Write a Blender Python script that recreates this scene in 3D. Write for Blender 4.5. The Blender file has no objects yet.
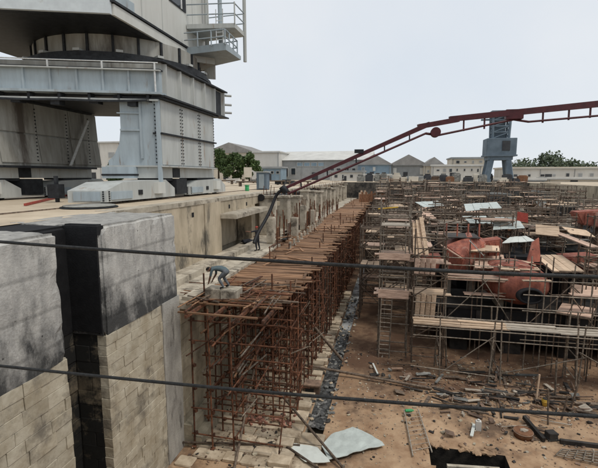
import bpy, bmesh, math, random
from mathutils import Vector, Matrix, noise
R = math.radians
rnd = random.Random(11)
sc = bpy.context.scene
col = sc.collection

# ------------------------------------------------------------------ camera, world, sun, exposure
CAM = Vector((0, 0, 1.6)); PITCH = R(7.8625); YAW = R(12.3717); F = 420.0
cam_data = bpy.data.cameras.new('camera'); cam = bpy.data.objects.new('camera', cam_data); col.objects.link(cam)
cam.location = CAM; cam.rotation_euler = (R(90) - PITCH, 0, YAW)
cam_data.sensor_width = 36; cam_data.lens = F / 598 * 36; cam_data.clip_start = 0.05; cam_data.clip_end = 3000
sc.camera = cam
SUN_EL, SUN_AZ = R(60), R(112)          # azimuth clockwise from +Y
world = bpy.data.worlds.new('World'); sc.world = world; world.use_nodes = True
wn, wl = world.node_tree.nodes, world.node_tree.links
sky = wn.new('ShaderNodeTexSky'); sky.sky_type = 'NISHITA'; sky.sun_disc = False
sky.sun_elevation = SUN_EL; sky.sun_rotation = SUN_AZ
sky.air_density = 1.0; sky.dust_density = 1.0; sky.ozone_density = 1.0
# even cloud deck over the whole dome, faintly uneven, with a little of the clear sky behind it
wt = wn.new('ShaderNodeTexCoord'); wnz = wn.new('ShaderNodeTexNoise'); wnz.inputs['Scale'].default_value = 2.2; wnz.inputs['Detail'].default_value = 5
wl.new(wt.outputs['Generated'], wnz.inputs['Vector'])
wcr = wn.new('ShaderNodeValToRGB'); wcr.color_ramp.elements[0].position = 0.3; wcr.color_ramp.elements[1].position = 0.7
wcr.color_ramp.elements[0].color = (0.80, 0.865, 0.94, 1); wcr.color_ramp.elements[1].color = (0.92, 0.95, 0.985, 1)
wl.new(wnz.outputs['Fac'], wcr.inputs[0])
wsc = wn.new('ShaderNodeMixRGB'); wsc.blend_type = 'MULTIPLY'; wsc.inputs[0].default_value = 1; wsc.inputs[2].default_value = (9.0, 9.0, 9.0, 1)
wl.new(wcr.outputs[0], wsc.inputs[1])
hs = wn.new('ShaderNodeMixRGB'); hs.inputs[0].default_value = 0.90
wl.new(sky.outputs[0], hs.inputs[1]); wl.new(wsc.outputs[0], hs.inputs[2])
bg = wn['Background']; bg.inputs['Strength'].default_value = 0.10
wl.new(hs.outputs[0], bg.inputs[0])
sun_data = bpy.data.lights.new('sun', 'SUN'); sun = bpy.data.objects.new('sun', sun_data); col.objects.link(sun)
sun_data.energy = 1.5; sun_data.angle = R(14); sun_data.color = (1, 0.95, 0.87)
sun.rotation_euler = (R(90) - SUN_EL, 0, R(180) - SUN_AZ + R(0))
sd = Vector((math.sin(SUN_AZ) * math.cos(SUN_EL), math.cos(SUN_AZ) * math.cos(SUN_EL), math.sin(SUN_EL)))
sun.rotation_euler = sd.to_track_quat('Z', 'Y').to_euler()
sc.view_settings.view_transform = 'Standard'; sc.view_settings.look = 'None'
sc.view_settings.exposure = 0.05; sc.view_settings.gamma = 1.0

# ------------------------------------------------------------------ measuring helpers (pixel of the photograph -> place)
FW = Vector((-math.sin(YAW) * math.cos(PITCH), math.cos(YAW) * math.cos(PITCH), -math.sin(PITCH)))
RT = Vector((math.cos(YAW), math.sin(YAW), 0)); UP = RT.cross(FW)
def ray(u, v): return FW * F + RT * (u - 299) - UP * (v - 234)
def ay(u, v, y): d = ray(u, v); return CAM + d * (y / d.y)
def az(u, v, z): d = ray(u, v); return CAM + d * ((z - CAM.z) / d.z)
def ax(u, v, x): d = ray(u, v); return CAM + d * (x / d.x)

# ------------------------------------------------------------------ materials
MATS = {}
def mat(name, c1, c2=None, scale=3.0, rough=0.8, metal=0.0, bump=0.25, var=0.18, detail=6, c3=None, s3=0.6, t3=0.58, stretch=(1, 1, 1), spec=0.35, bscale=None):
    """two-tone noise colour, optional large stains c3, per-object brightness variation, fine bump"""
    m = bpy.data.materials.new(name); m.use_nodes = True; MATS[name] = m
    n, l = m.node_tree.nodes, m.node_tree.links
    b = n['Principled BSDF']; b.inputs['Roughness'].default_value = rough; b.inputs['Metallic'].default_value = metal
    b.inputs['Specular IOR Level'].default_value = spec
    c2 = c2 or tuple(x * 0.6 for x in c1)
    geo = n.new('ShaderNodeNewGeometry'); mp = n.new('ShaderNodeMapping'); mp.inputs['Scale'].default_value = stretch
    l.new(geo.outputs['Position'], mp.inputs[0])
    t = n.new('ShaderNodeTexNoise'); t.inputs['Scale'].default_value = scale; t.inputs['Detail'].default_value = detail; t.inputs['Roughness'].default_value = 0.65
    l.new(mp.outputs[0], t.inputs['Vector'])
    cr = n.new('ShaderNodeValToRGB'); cr.color_ramp.elements[0].position = 0.36; cr.color_ramp.elements[1].position = 0.66
    cr.color_ramp.elements[0].color = (*c2, 1); cr.color_ramp.elements[1].color = (*c1, 1)
    l.new(t.outputs['Fac'], cr.inputs[0]); out = cr.outputs[0]
    if c3:
        t3n = n.new('ShaderNodeTexNoise'); t3n.inputs['Scale'].default_value = s3; t3n.inputs['Detail'].default_value = 8; t3n.inputs['Roughness'].default_value = 0.7
        l.new(mp.outputs[0], t3n.inputs['Vector'])
        r3 = n.new('ShaderNodeValToRGB'); r3.color_ramp.elements[0].position = t3 - 0.05; r3.color_ramp.elements[1].position = t3 + 0.07
        l.new(t3n.outputs['Fac'], r3.inputs[0])
        mx = n.new('ShaderNodeMixRGB'); mx.inputs[2].default_value = (*c3, 1)
        l.new(r3.outputs[0], mx.inputs[0]); l.new(out, mx.inputs[1]); out = mx.outputs[0]
    if var:
        oi = n.new('ShaderNodeObjectInfo'); mr = n.new('ShaderNodeMapRange')
        mr.inputs['To Min'].default_value = 1 - var; mr.inputs['To Max'].default_value = 1 + var
        l.new(oi.outputs['Random'], mr.inputs[0])
        hv = n.new('ShaderNodeHueSaturation'); l.new(mr.outputs[0], hv.inputs['Value']); l.new(out, hv.inputs['Color']); out = hv.outputs[0]
    l.new(out, b.inputs['Base Color'])
    if bump:
        t2 = n.new('ShaderNodeTexNoise'); t2.inputs['Scale'].default_value = bscale or scale * 6; t2.inputs['Detail'].default_value = 5
        l.new(geo.outputs['Position'], t2.inputs['Vector'])
        bp = n.new('ShaderNodeBump'); bp.inputs['Strength'].default_value = bump; bp.inputs['Distance'].default_value = 0.03
        l.new(t2.outputs['Fac'], bp.inputs['Height']); l.new(bp.outputs[0], b.inputs['Normal'])
    return m

mat('quay_concrete', (0.58, 0.485, 0.36), (0.43, 0.345, 0.245), 0.5, 0.9, bump=0.3, var=0, c3=(0.30, 0.26, 0.21), s3=0.16, t3=0.60)
mat('wall_concrete', (0.53, 0.445, 0.325), (0.33, 0.275, 0.195), 0.8, 0.9, var=0.10, c3=(0.13, 0.115, 0.09), s3=0.6, t3=0.575, stretch=(1, 1, 0.4))
mat('pale_concrete', (0.55, 0.49, 0.39), (0.34, 0.295, 0.23), 1.4, 0.9, var=0.16, c3=(0.13, 0.11, 0.085), s3=0.9, t3=0.57)
mat('old_stone', (0.50, 0.44, 0.33), (0.33, 0.29, 0.21), 2.2, 0.92, var=0.22, c3=(0.16, 0.14, 0.11), s3=0.8, t3=0.62)
mat('lining_stone', (0.56, 0.51, 0.40), (0.37, 0.315, 0.225), 1.3, 0.9, var=0.10, bump=0.5, c3=(0.21, 0.185, 0.145), s3=0.6, t3=0.57, detail=9)
mat('slot_stone', (0.27, 0.22, 0.15), (0.12, 0.10, 0.07), 1.2, 0.8, var=0.2, c3=(0.015, 0.015, 0.014), s3=0.45, t3=0.44)  # stone with the shade inside the gate slot painted in
mat('mortar', (0.42, 0.375, 0.29), (0.28, 0.245, 0.185), 2, 0.95, var=0)
mat('paving_stone', (0.60, 0.50, 0.37), (0.37, 0.29, 0.20), 1.6, 0.92, var=0.25, c3=(0.16, 0.115, 0.075), s3=0.7, t3=0.59)
mat('dark_wall', (0.17, 0.145, 0.115), (0.07, 0.06, 0.05), 0.7, 0.9, var=0.3, bump=0.1, c3=(0.03, 0.028, 0.025), s3=0.4, t3=0.52)
mat('pit_wall', (0.05, 0.042, 0.034), (0.015, 0.013, 0.011), 2.5, 0.8, var=0, bump=0.6)
mat('tar', (0.012, 0.012, 0.013), (0.006, 0.006, 0.007), 3, 0.75, var=0, bump=0.3)
mat('rust', (0.20, 0.082, 0.042), (0.045, 0.024, 0.016), 5, 0.9, var=0.4)
mat('rust_plank', (0.335, 0.195, 0.11), (0.15, 0.078, 0.042), 3, 0.9, var=0.45, stretch=(0.3, 2, 2))
mat('rust_orange', (0.30, 0.15, 0.08), (0.16, 0.075, 0.04), 3, 0.9, var=0.25)
mat('tube_steel', (0.37, 0.315, 0.25), (0.13, 0.105, 0.082), 6, 0.65, 0.35, var=0.3)
mat('tube_brown', (0.22, 0.165, 0.12), (0.07, 0.052, 0.04), 6, 0.8, 0.1, var=0.35)
mat('plank', (0.74, 0.56, 0.40), (0.44, 0.31, 0.205), 3, 0.85, var=0.25, stretch=(0.5, 3, 3))
mat('plank_pink', (0.70, 0.50, 0.38), (0.40, 0.265, 0.195), 3, 0.85, var=0.25, stretch=(0.5, 3, 3))
mat('plank_grey', (0.50, 0.44, 0.36), (0.28, 0.235, 0.185), 3, 0.9, var=0.25, stretch=(0.5, 3, 3))
mat('crane_blue', (0.38, 0.445, 0.48), (0.29, 0.335, 0.36), 1.5, 0.6, 0.0, var=0.05, c3=(0.20, 0.15, 0.11), s3=1.6, t3=0.63, stretch=(1, 1, 0.16), bump=0.45, bscale=1.1)
mat('crane_grey', (0.485, 0.50, 0.48), (0.39, 0.40, 0.38), 1.5, 0.6, 0.0, var=0.06, c3=(0.27, 0.18, 0.115), s3=1.6, t3=0.63, stretch=(1, 1, 0.16), bump=0.45, bscale=1.1)
mat('fascia_paint', (0.58, 0.63, 0.65), (0.50, 0.54, 0.56), 1.5, 0.6, var=0, c3=(0.35, 0.34, 0.31), s3=0.8, t3=0.67, bump=0.45, bscale=1.1)
mat('crane_cream', (0.59, 0.595, 0.56), (0.52, 0.52, 0.485), 1.2, 0.6, 0.0, var=0.04, c3=(0.42, 0.35, 0.26), s3=0.7, t3=0.68, stretch=(1, 1, 0.16), bump=0.45, bscale=1.1)
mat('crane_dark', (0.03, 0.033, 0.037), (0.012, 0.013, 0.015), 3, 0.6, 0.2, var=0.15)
mat('crane_shade', (0.40, 0.40, 0.37), (0.25, 0.24, 0.21), 1.3, 0.7, var=0.05, c3=(0.10, 0.085, 0.07), s3=0.4, t3=0.58, stretch=(1, 1, 0.16), bump=0.45, bscale=1.1)  # darker crane paint with the shade on the inner leg painted in
mat('white_rail', (0.68, 0.70, 0.70), (0.5, 0.5, 0.48), 6, 0.5, var=0.08)
mat('glass', (0.03, 0.04, 0.05), (0.02, 0.025, 0.03), 2, 0.1, bump=0, var=0.2, spec=0.6)
mat('boom_red', (0.085, 0.016, 0.02), (0.05, 0.010, 0.013), 2, 0.5, var=0.1, bump=0.08)
mat('black_rubber', (0.018, 0.018, 0.02), (0.01, 0.01, 0.011), 6, 0.6, var=0.2)
mat('wire', (0.03, 0.03, 0.029), (0.012, 0.012, 0.012), 60, 0.55, 0.4, var=0, bump=0.2, bscale=260)
mat('hull_black', (0.02, 0.02, 0.022), (0.01, 0.01, 0.011), 1, 0.75, var=0, c3=(0.045, 0.03, 0.022), s3=0.6, t3=0.62)  # black paints in the deep shade round the ship bottoms
mat('hull_red', (0.42, 0.14, 0.09), (0.19, 0.062, 0.045), 2.2, 0.75, var=0.15, bump=0.5, c3=(0.42, 0.26, 0.20), s3=0.9, t3=0.59, detail=10, stretch=(1, 1, 0.5))
mat('deck_grey', (0.28, 0.275, 0.25), (0.09, 0.09, 0.083), 2, 0.75, var=0.5)
mat('deck_brown', (0.25, 0.165, 0.115), (0.09, 0.062, 0.047), 2, 0.85, var=0.5)
mat('deck_dark', (0.06, 0.052, 0.045), (0.022, 0.02, 0.018), 2, 0.8, var=0.5)
mat('mint_sheet', (0.54, 0.585, 0.545), (0.42, 0.455, 0.425), 1.5, 0.55, var=0.08, c3=(0.35, 0.33, 0.26), s3=1.2, t3=0.70)
mat('white_sheet', (0.66, 0.69, 0.64), (0.60, 0.62, 0.57), 1.5, 0.6, var=0.06, c3=(0.42, 0.36, 0.26), s3=1.2, t3=0.68)
mat('sludge', (0.11, 0.11, 0.105), (0.02, 0.02, 0.02), 4, 0.4, var=0, bump=1.0, c3=(0.34, 0.33, 0.31), s3=2.4, t3=0.58)
mat('water', (0.16, 0.165, 0.165), (0.08, 0.085, 0.085), 1.2, 0.08, var=0, bump=0.02, spec=1.0, c3=(0.52, 0.53, 0.52), s3=0.5, t3=0.50)  # pale patches paint in the bright sky reflection
mat('b_white', (0.62, 0.61, 0.57), (0.52, 0.50, 0.46), 0.25, 0.85, var=0.05, bump=0, c3=(0.40, 0.33, 0.26), s3=0.12, t3=0.68, stretch=(1, 1, 0.4))
mat('b_cream', (0.60, 0.55, 0.46), (0.50, 0.45, 0.37), 0.25, 0.85, var=0.05, bump=0)
mat('b_blue', (0.25, 0.335, 0.40), (0.18, 0.25, 0.31), 0.3, 0.8, var=0.1, bump=0)
mat('b_grey', (0.33, 0.34, 0.34), (0.24, 0.25, 0.25), 0.3, 0.85, var=0.1, bump=0)
mat('roof_grey', (0.30, 0.29, 0.275), (0.21, 0.20, 0.19), 0.4, 0.85, var=0.1, bump=0)
mat('roof_pale', (0.58, 0.57, 0.53), (0.47, 0.46, 0.43), 0.3, 0.8, var=0.05, bump=0)
mat('b_dark', (0.05, 0.055, 0.06), (0.03, 0.03, 0.035), 1, 0.7, var=0.2, bump=0)
mat('crane_far', (0.15, 0.195, 0.235), (0.10, 0.135, 0.165), 0.6, 0.7, var=0.08, bump=0)
mat('bark', (0.10, 0.075, 0.05), (0.05, 0.04, 0.03), 4, 0.95, var=0.1)
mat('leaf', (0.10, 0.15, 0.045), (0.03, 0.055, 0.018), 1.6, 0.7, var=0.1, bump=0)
mat('leaf_far', (0.14, 0.17, 0.105), (0.075, 0.10, 0.062), 0.5, 0.8, var=0.1, bump=0)  # paler leaf colour with distance haze mixed in
mat('green_plastic', (0.06, 0.42, 0.16), (0.05, 0.33, 0.12), 4, 0.5, var=0.05, bump=0)
mat('yellow_paint', (0.62, 0.40, 0.06), (0.5, 0.3, 0.05), 4, 0.6, var=0.05)
mat('red_paint', (0.42, 0.07, 0.05), (0.28, 0.05, 0.035), 4, 0.6, var=0.05)
mat('brick_red', (0.36, 0.17, 0.12), (0.22, 0.11, 0.08), 5, 0.9, var=0.3)
mat('skin', (0.22, 0.12, 0.08), (0.19, 0.10, 0.065), 8, 0.6, var=0, bump=0)
mat('shirt_teal', (0.11, 0.15, 0.16), (0.08, 0.11, 0.12), 5, 0.9, var=0)
mat('trouser_grey', (0.15, 0.16, 0.17), (0.10, 0.11, 0.12), 5, 0.9, var=0)
mat('cloth_dark', (0.03, 0.033, 0.042), (0.02, 0.02, 0.025), 5, 0.9, var=0)
mat('shoe', (0.02, 0.018, 0.016), (0.012, 0.011, 0.01), 5, 0.7, var=0, bump=0)
mat('hair', (0.012, 0.01, 0.009), (0.008, 0.007, 0.006), 8, 0.7, var=0, bump=0)
mat('cap_red', (0.42, 0.06, 0.04), (0.35, 0.05, 0.035), 8, 0.7, var=0, bump=0)

mat('quoin_concrete', (0.50, 0.48, 0.43), (0.30, 0.285, 0.255), 2.2, 0.9, var=0, bump=0.6, stretch=(1, 1, 0.35), detail=10, c3=(0.14, 0.13, 0.115), s3=1.1, t3=0.60)
def custom_block():
    """weathered entrance concrete: grey, dark tide band and streaks"""
    m = mat('block_concrete', (0.55, 0.53, 0.485), (0.33, 0.32, 0.30), 2.6, 0.9, var=0, bump=0.6, stretch=(1, 1, 0.35), detail=10, c3=(0.19, 0.185, 0.17), s3=1.5, t3=0.61)
    n, l = m.node_tree.nodes, m.node_tree.links
    b = n['Principled BSDF']; src = b.inputs['Base Color'].links[0].from_socket
    geo = n.new('ShaderNodeNewGeometry'); sep = n.new('ShaderNodeSeparateXYZ'); l.new(geo.outputs['Position'], sep.inputs[0])
    t = n.new('ShaderNodeTexNoise'); t.inputs['Scale'].default_value = 0.7; t.inputs['Detail'].default_value = 12; t.inputs['Roughness'].default_value = 0.7
    mp = n.new('ShaderNodeMapping'); mp.inputs['Scale'].default_value = (1, 1, 0.55); l.new(geo.outputs['Position'], mp.inputs[0]); l.new(mp.outputs[0], t.inputs[0])
    mr = n.new('ShaderNodeMapRange'); mr.inputs['From Min'].default_value = -1.6; mr.inputs['From Max'].default_value = -3.5
    mr.inputs['To Min'].default_value = -0.09; mr.inputs['To Max'].default_value = 0.15; l.new(sep.outputs[2], mr.inputs[0])
    ad = n.new('ShaderNodeMath'); ad.operation = 'ADD'; l.new(t.outputs['Fac'], ad.inputs[0]); l.new(mr.outputs[0], ad.inputs[1])
    r = n.new('ShaderNodeValToRGB'); r.color_ramp.elements[0].position = 0.50; r.color_ramp.elements[1].position = 0.69
    l.new(ad.outputs[0], r.inputs[0])
    mx = n.new('ShaderNodeMixRGB'); mx.inputs[2].default_value = (0.06, 0.06, 0.058, 1)
    l.new(r.outputs[0], mx.inputs[0]); l.new(src, mx.inputs[1])
    wv = n.new('ShaderNodeTexWave'); wv.bands_direction = 'Z'; wv.inputs['Scale'].default_value = 0.3; wv.inputs['Distortion'].default_value = 0.25; wv.inputs['Detail'].default_value = 6; wv.inputs['Detail Scale'].default_value = 5
    l.new(geo.outputs['Position'], wv.inputs[0])
    wr_ = n.new('ShaderNodeValToRGB'); wr_.color_ramp.elements[0].position = 0.0; wr_.color_ramp.elements[1].position = 0.05; wr_.color_ramp.elements[0].color = (.72, .72, .72, 1); wr_.color_ramp.elements[1].color = (1, 1, 1, 1)
    l.new(wv.outputs['Fac'], wr_.inputs[0])
    vo = n.new('ShaderNodeTexVoronoi'); vo.inputs['Scale'].default_value = 2.2; l.new(geo.outputs['Position'], vo.inputs[0])
    vr = n.new('ShaderNodeValToRGB'); vr.color_ramp.elements[0].position = 0.05; vr.color_ramp.elements[1].position = 0.09; vr.color_ramp.elements[0].color = (.25, .25, .25, 1); vr.color_ramp.elements[1].color = (1, 1, 1, 1)
    l.new(vo.outputs['Distance'], vr.inputs[0])
    m1 = n.new('ShaderNodeMixRGB'); m1.blend_type = 'MULTIPLY'; m1.inputs[0].default_value = 1; l.new(mx.outputs[0], m1.inputs[1]); l.new(wr_.outputs[0], m1.inputs[2])
    m2 = n.new('ShaderNodeMixRGB'); m2.blend_type = 'MULTIPLY'; m2.inputs[0].default_value = 1; l.new(m1.outputs[0], m2.inputs[1]); l.new(vr.outputs[0], m2.inputs[2])
    l.new(m2.outputs[0], b.inputs['Base Color'])
custom_block()

def custom_floor():
    m = mat('floor_dirt_shaded', (0.50, 0.345, 0.215), (0.29, 0.175, 0.10), 0.9, 0.95, var=0, bump=0.7, c3=(0.125, 0.08, 0.052), s3=0.26, t3=0.555, bscale=5, detail=10)
    n, l = m.node_tree.nodes, m.node_tree.links
    b = n['Principled BSDF']; src = b.inputs['Base Color'].links[0].from_socket
    geo = n.new('ShaderNodeNewGeometry')
    t = n.new('ShaderNodeTexNoise'); t.inputs['Scale'].default_value = 2.6; t.inputs['Detail'].default_value = 10; t.inputs['Roughness'].default_value = 0.8
    l.new(geo.outputs['Position'], t.inputs[0])
    r = n.new('ShaderNodeValToRGB'); r.color_ramp.elements[0].position = 0.58; r.color_ramp.elements[1].position = 0.64
    l.new(t.outputs['Fac'], r.inputs[0])
    mx = n.new('ShaderNodeMixRGB'); mx.inputs[2].default_value = (0.17, 0.12, 0.085, 1)
    l.new(r.outputs[0], mx.inputs[0]); l.new(src, mx.inputs[1])
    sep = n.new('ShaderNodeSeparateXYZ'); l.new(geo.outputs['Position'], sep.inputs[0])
    my = n.new('ShaderNodeMapRange'); my.inputs['From Min'].default_value = 21; my.inputs['From Max'].default_value = 27; my.inputs['To Min'].default_value = -0.10; my.inputs['To Max'].default_value = 0.13; l.new(sep.outputs[1], my.inputs[0])  # mud further in, with the shade under the staging painted in too
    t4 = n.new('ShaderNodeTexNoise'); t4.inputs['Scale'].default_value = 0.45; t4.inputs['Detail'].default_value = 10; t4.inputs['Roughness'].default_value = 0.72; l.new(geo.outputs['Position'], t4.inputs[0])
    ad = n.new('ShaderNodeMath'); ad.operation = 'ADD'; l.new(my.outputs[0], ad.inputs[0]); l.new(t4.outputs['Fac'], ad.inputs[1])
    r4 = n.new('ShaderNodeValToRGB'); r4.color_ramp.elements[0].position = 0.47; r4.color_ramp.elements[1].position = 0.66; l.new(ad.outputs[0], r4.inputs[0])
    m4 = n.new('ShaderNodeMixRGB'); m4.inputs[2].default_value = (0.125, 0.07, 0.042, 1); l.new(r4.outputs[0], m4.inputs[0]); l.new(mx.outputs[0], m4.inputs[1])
    l.new(m4.outputs[0], b.inputs['Base Color'])
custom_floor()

# ------------------------------------------------------------------ object helpers
MESH = {}
WM = {}
def link(name, me, parent=None, loc=None, M=None):
    """M: world matrix; loc: place of a top-level thing; children without M share the thing's origin"""
    o = bpy.data.objects.new(name, me); col.objects.link(o)
    if M is None: M = Matrix.Translation(Vector(loc)) if loc is not None else Matrix.Translation(org(parent))
    if parent is not None:
        o.parent = parent; o.matrix_parent_inverse = WM[parent.name].inverted()
    o.matrix_basis = M; WM[o.name] = M.copy()
    return o
def tag(o, label=None, cat=None, group=None, kind=None):
    if label: o['label'] = label
    if cat: o['category'] = cat
    if group: o['group'] = group
    if kind: o['kind'] = kind
    return o
def thing(name, label, cat, loc, group=None):
    return tag(link(name, None, loc=loc), label, cat, group)
def org(parent):
    """world origin of the thing that a part belongs to"""
    if parent is None: return Vector((0, 0, 0))
    while parent.parent is not None: parent = parent.parent
    return WM[parent.name].to_translation()
def finish(name, bm, m, smooth=False):
    me = bpy.data.meshes.new(name); bm.normal_update(); bm.to_mesh(me); bm.free()
    ms = m if isinstance(m, (list, tuple)) else [m]
    for k in ms: me.materials.append(MATS[k])
    if smooth:
        for p in me.polygons: p.use_smooth = True
    return me
def unit(shape, m):
    key = (shape, m)
    if key in MESH: return MESH[key]
    bm = bmesh.new()
    if shape == 'box': bmesh.ops.create_cube(bm, size=1)
    elif shape == 'stone':
        bmesh.ops.create_cube(bm, size=1); bmesh.ops.bevel(bm, geom=bm.edges[:], offset=0.018, segments=1, affect='EDGES')
    elif shape.startswith('rstone'):
        rr = random.Random(int(shape[6:]) + 40)
        bmesh.ops.create_cube(bm, size=1); bmesh.ops.bevel(bm, geom=bm.edges[:], offset=0.022, segments=1, affect='EDGES')
        for v in bm.verts: v.co += Vector((rr.uniform(-.012, .012), rr.uniform(-.016, .016), rr.uniform(-.016, .016)))
    elif shape.startswith('rough'):
        k = int(shape[5:]); rr = random.Random(k)
        bmesh.ops.create_cube(bm, size=1); bmesh.ops.bevel(bm, geom=bm.edges[:], offset=0.06, segments=1, affect='EDGES')
        for v in bm.verts: v.co += Vector((rr.uniform(-.03, .03), rr.uniform(-.03, .03), rr.uniform(-.03, .03)))
    elif shape == 'tube': bmesh.ops.create_cone(bm, cap_ends=True, segments=8, radius1=1, radius2=1, depth=1)
    elif shape == 'drum': bmesh.ops.create_cone(bm, cap_ends=True, segments=20, radius1=1, radius2=1, depth=1)
    elif shape == 'rock':
        rr = random.Random(5)
        bmesh.ops.create_icosphere(bm, subdivisions=1, radius=0.5)
        for v in bm.verts: v.co *= rr.uniform(0.7, 1.15)
    me = finish(shape + '_' + m, bm, m, smooth=False)
    if shape in ('tube', 'drum'):
        for p in me.polygons: p.use_smooth = len(p.vertices) == 4
    MESH[key] = me
    return me
def tube(name, p, q, r, m, parent=None, shape='tube'):
    p, q = Vector(p), Vector(q); d = q - p; L = d.length
    rot = d.to_track_quat('Z', 'Y').to_matrix().to_4x4()
    M = Matrix.Translation((p + q) / 2) @ rot @ Matrix.Diagonal((r, r, L, 1))
    return link(name, unit(shape, m), parent, M=M)
def box(name, c, s, m, parent=None, rot=(0, 0, 0), shape='box'):
    from mathutils import Euler
    M = Matrix.Translation(Vector(c)) @ Euler(rot).to_matrix().to_4x4() @ Matrix.Diagonal((*s, 1))
    return link(name, unit(shape, m), parent, M=M)
def span(name, x0, x1, y0, y1, z0, z1, m, parent=None, shape='box'):
    return box(name, ((x0 + x1) / 2, (y0 + y1) / 2, (z0 + z1) / 2), (x1 - x0, y1 - y0, z1 - z0), m, parent, shape=shape)
def bar(name, p, q, w, h, m, parent=None, shape='box'):
    """box of width w and height h from p to q, kept upright"""
    p, q = Vector(p), Vector(q); d = q - p; L = d.length; y = d.normalized()
    x = y.cross(Vector((0, 0, 1)))
    if x.length < 1e-3: x = Vector((1, 0, 0))
    x.normalize(); z = x.cross(y)
    M = Matrix((x, y, z)).transposed().to_4x4()
    return link(name, unit(shape, m), parent, M=Matrix.Translation((p + q) / 2) @ M @ Matrix.Diagonal((w, L, h, 1)))
def poly(name, verts, faces, m, parent=None, bevel=0, smooth=False):
    bm = bmesh.new(); o = org(parent)
    vs = [bm.verts.new(Vector(v) - o) for v in verts]
    for f in faces:
        try: bm.faces.new([vs[i] for i in f])
        except ValueError: pass
    bmesh.ops.recalc_face_normals(bm, faces=bm.faces[:])
    if bevel: bmesh.ops.bevel(bm, geom=bm.edges[:], offset=bevel, segments=2, affect='EDGES')
    return link(name, finish(name, bm, m, smooth), parent)
def prism(name, base, off, m, parent=None, bevel=0):
    """polygon (list of points) extruded by vector off"""
    n = len(base); off = Vector(off)
    vs = [Vector(p) for p in base] + [Vector(p) + off for p in base]
    fs = [tuple(range(n)), tuple(range(n, 2 * n))] + [(i, (i + 1) % n, n + (i + 1) % n, n + i) for i in range(n)]
    return poly(name, vs, fs, m, parent, bevel)
def hose(name, pts, r, m, parent=None, res=5, smooth=True):
    """smooth tube through points, as mesh"""
    P = [Vector(p) - org(parent) for p in pts]
    cu = bpy.data.curves.new(name, 'CURVE'); cu.dimensions = '3D'; cu.bevel_depth = r; cu.bevel_resolution = 2; cu.use_fill_caps = True
    sp = cu.splines.new('NURBS'); sp.points.add(len(P) - 1)
    for a, b in zip(sp.points, P): a.co = (*b, 1)
    sp.use_endpoint_u = True; sp.order_u = min(4, len(P)); sp.resolution_u = res
    tmp = bpy.data.objects.new('tmp', cu); col.objects.link(tmp)
    me = bpy.data.meshes.new_from_object(tmp.evaluated_get(bpy.context.evaluated_depsgraph_get()))
    bpy.data.objects.remove(tmp); bpy.data.curves.remove(cu)
    me.name = name; me.materials.clear(); me.materials.append(MATS[m])
    for p in me.polygons: p.use_smooth = True
    return link(name, me, parent)
ORD = ['first', 'second', 'third', 'fourth', 'fifth', 'sixth', 'seventh', 'eighth', 'ninth', 'tenth', 'eleventh', 'twelfth', 'thirteenth', 'fourteenth', 'fifteenth', 'sixteenth', 'seventeenth', 'eighteenth', 'nineteenth', 'twentieth']
def ordinal(i):
    if i < 20: return ORD[i]
    tens = {2: 'twenty', 3: 'thirty', 4: 'forty'}[(i + 1) // 10]; k = (i + 1) % 10
    return (tens + '-' + ORD[k - 1]) if k else {2: 'twentieth', 3: 'thirtieth', 4: 'fortieth'}[(i + 1) // 10]

FLOOR = -11.0; LEDGE = -4.0
XB, XQ = -9.2, -12.3           # entrance block face, quay wall face
XR, YE = 32.0, 110.0           # right wall, end wall

# ------------------------------------------------------------------ ground, floor, trench
def rects(name, rs, z, m):
    vs, fs = [], []
    for (x0, x1, y0, y1) in rs:
        k = len(vs); vs += [(x0, y0, z), (x1, y0, z), (x1, y1, z), (x0, y1, z)]; fs.append((k, k + 1, k + 2, k + 3))
    o = poly(name, vs, fs, m); return o
g = rects('ground', [(-900, XQ, -900, 1500), (XQ, XR, -900, -1.6), (XR, 900, -900, 1500), (XQ, XR, YE, 1500)], 0.0, 'quay_concrete')
tag(g, kind='structure')
TX0, TX1 = -3.85, -2.95
PIT = (2.05, 5.4, 15.5, 19.15)
def floor_mesh():
    xs = sorted(set([XB - 3.2, -8.4, -7, -6, -5, TX0, TX1, -2, -1, 0, 1, PIT[0], 3, 4, PIT[1], 6.5, 7.5, 8.5, 10, 12, 15, 19, 24, XR]))
    ys = sorted(set([-1.6, 4, 9, 12] + [PIT[2], PIT[3]] + [13 + 0.9 * i for i in range(24)] + [36, 39, 43, 48, 55, 65, 80, 95, YE]))
    vs, fs, idx = [], [], {}
    def vid(x, y):
        if (x, y) not in idx:
            edge = x in (TX0, TX1, PIT[0], PIT[1], XR) or y in (PIT[2], PIT[3])
            z = FLOOR + (0 if edge else 0.10 * noise.noise(Vector((x * 0.6, y * 0.6, 3))))
            idx[(x, y)] = len(vs); vs.append((x, y, z))
        return idx[(x, y)]
    for i in range(len(xs) - 1):
        for j in range(len(ys) - 1):
            x0, x1, y0, y1 = xs[i], xs[i + 1], ys[j], ys[j + 1]
            if x0 >= TX0 and x1 <= TX1 and y0 >= 16: continue
            if x0 >= PIT[0] and x1 <= PIT[1] and y0 >= PIT[2] and y1 <= PIT[3]: continue
            fs.append((vid(x0, y0), vid(x1, y0), vid(x1, y1), vid(x0, y1)))
    return vs, fs
v_, f_ = floor_mesh()
floor = poly('dock_floor', v_, f_, 'floor_dirt_shaded'); tag(floor, kind='structure')
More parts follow.
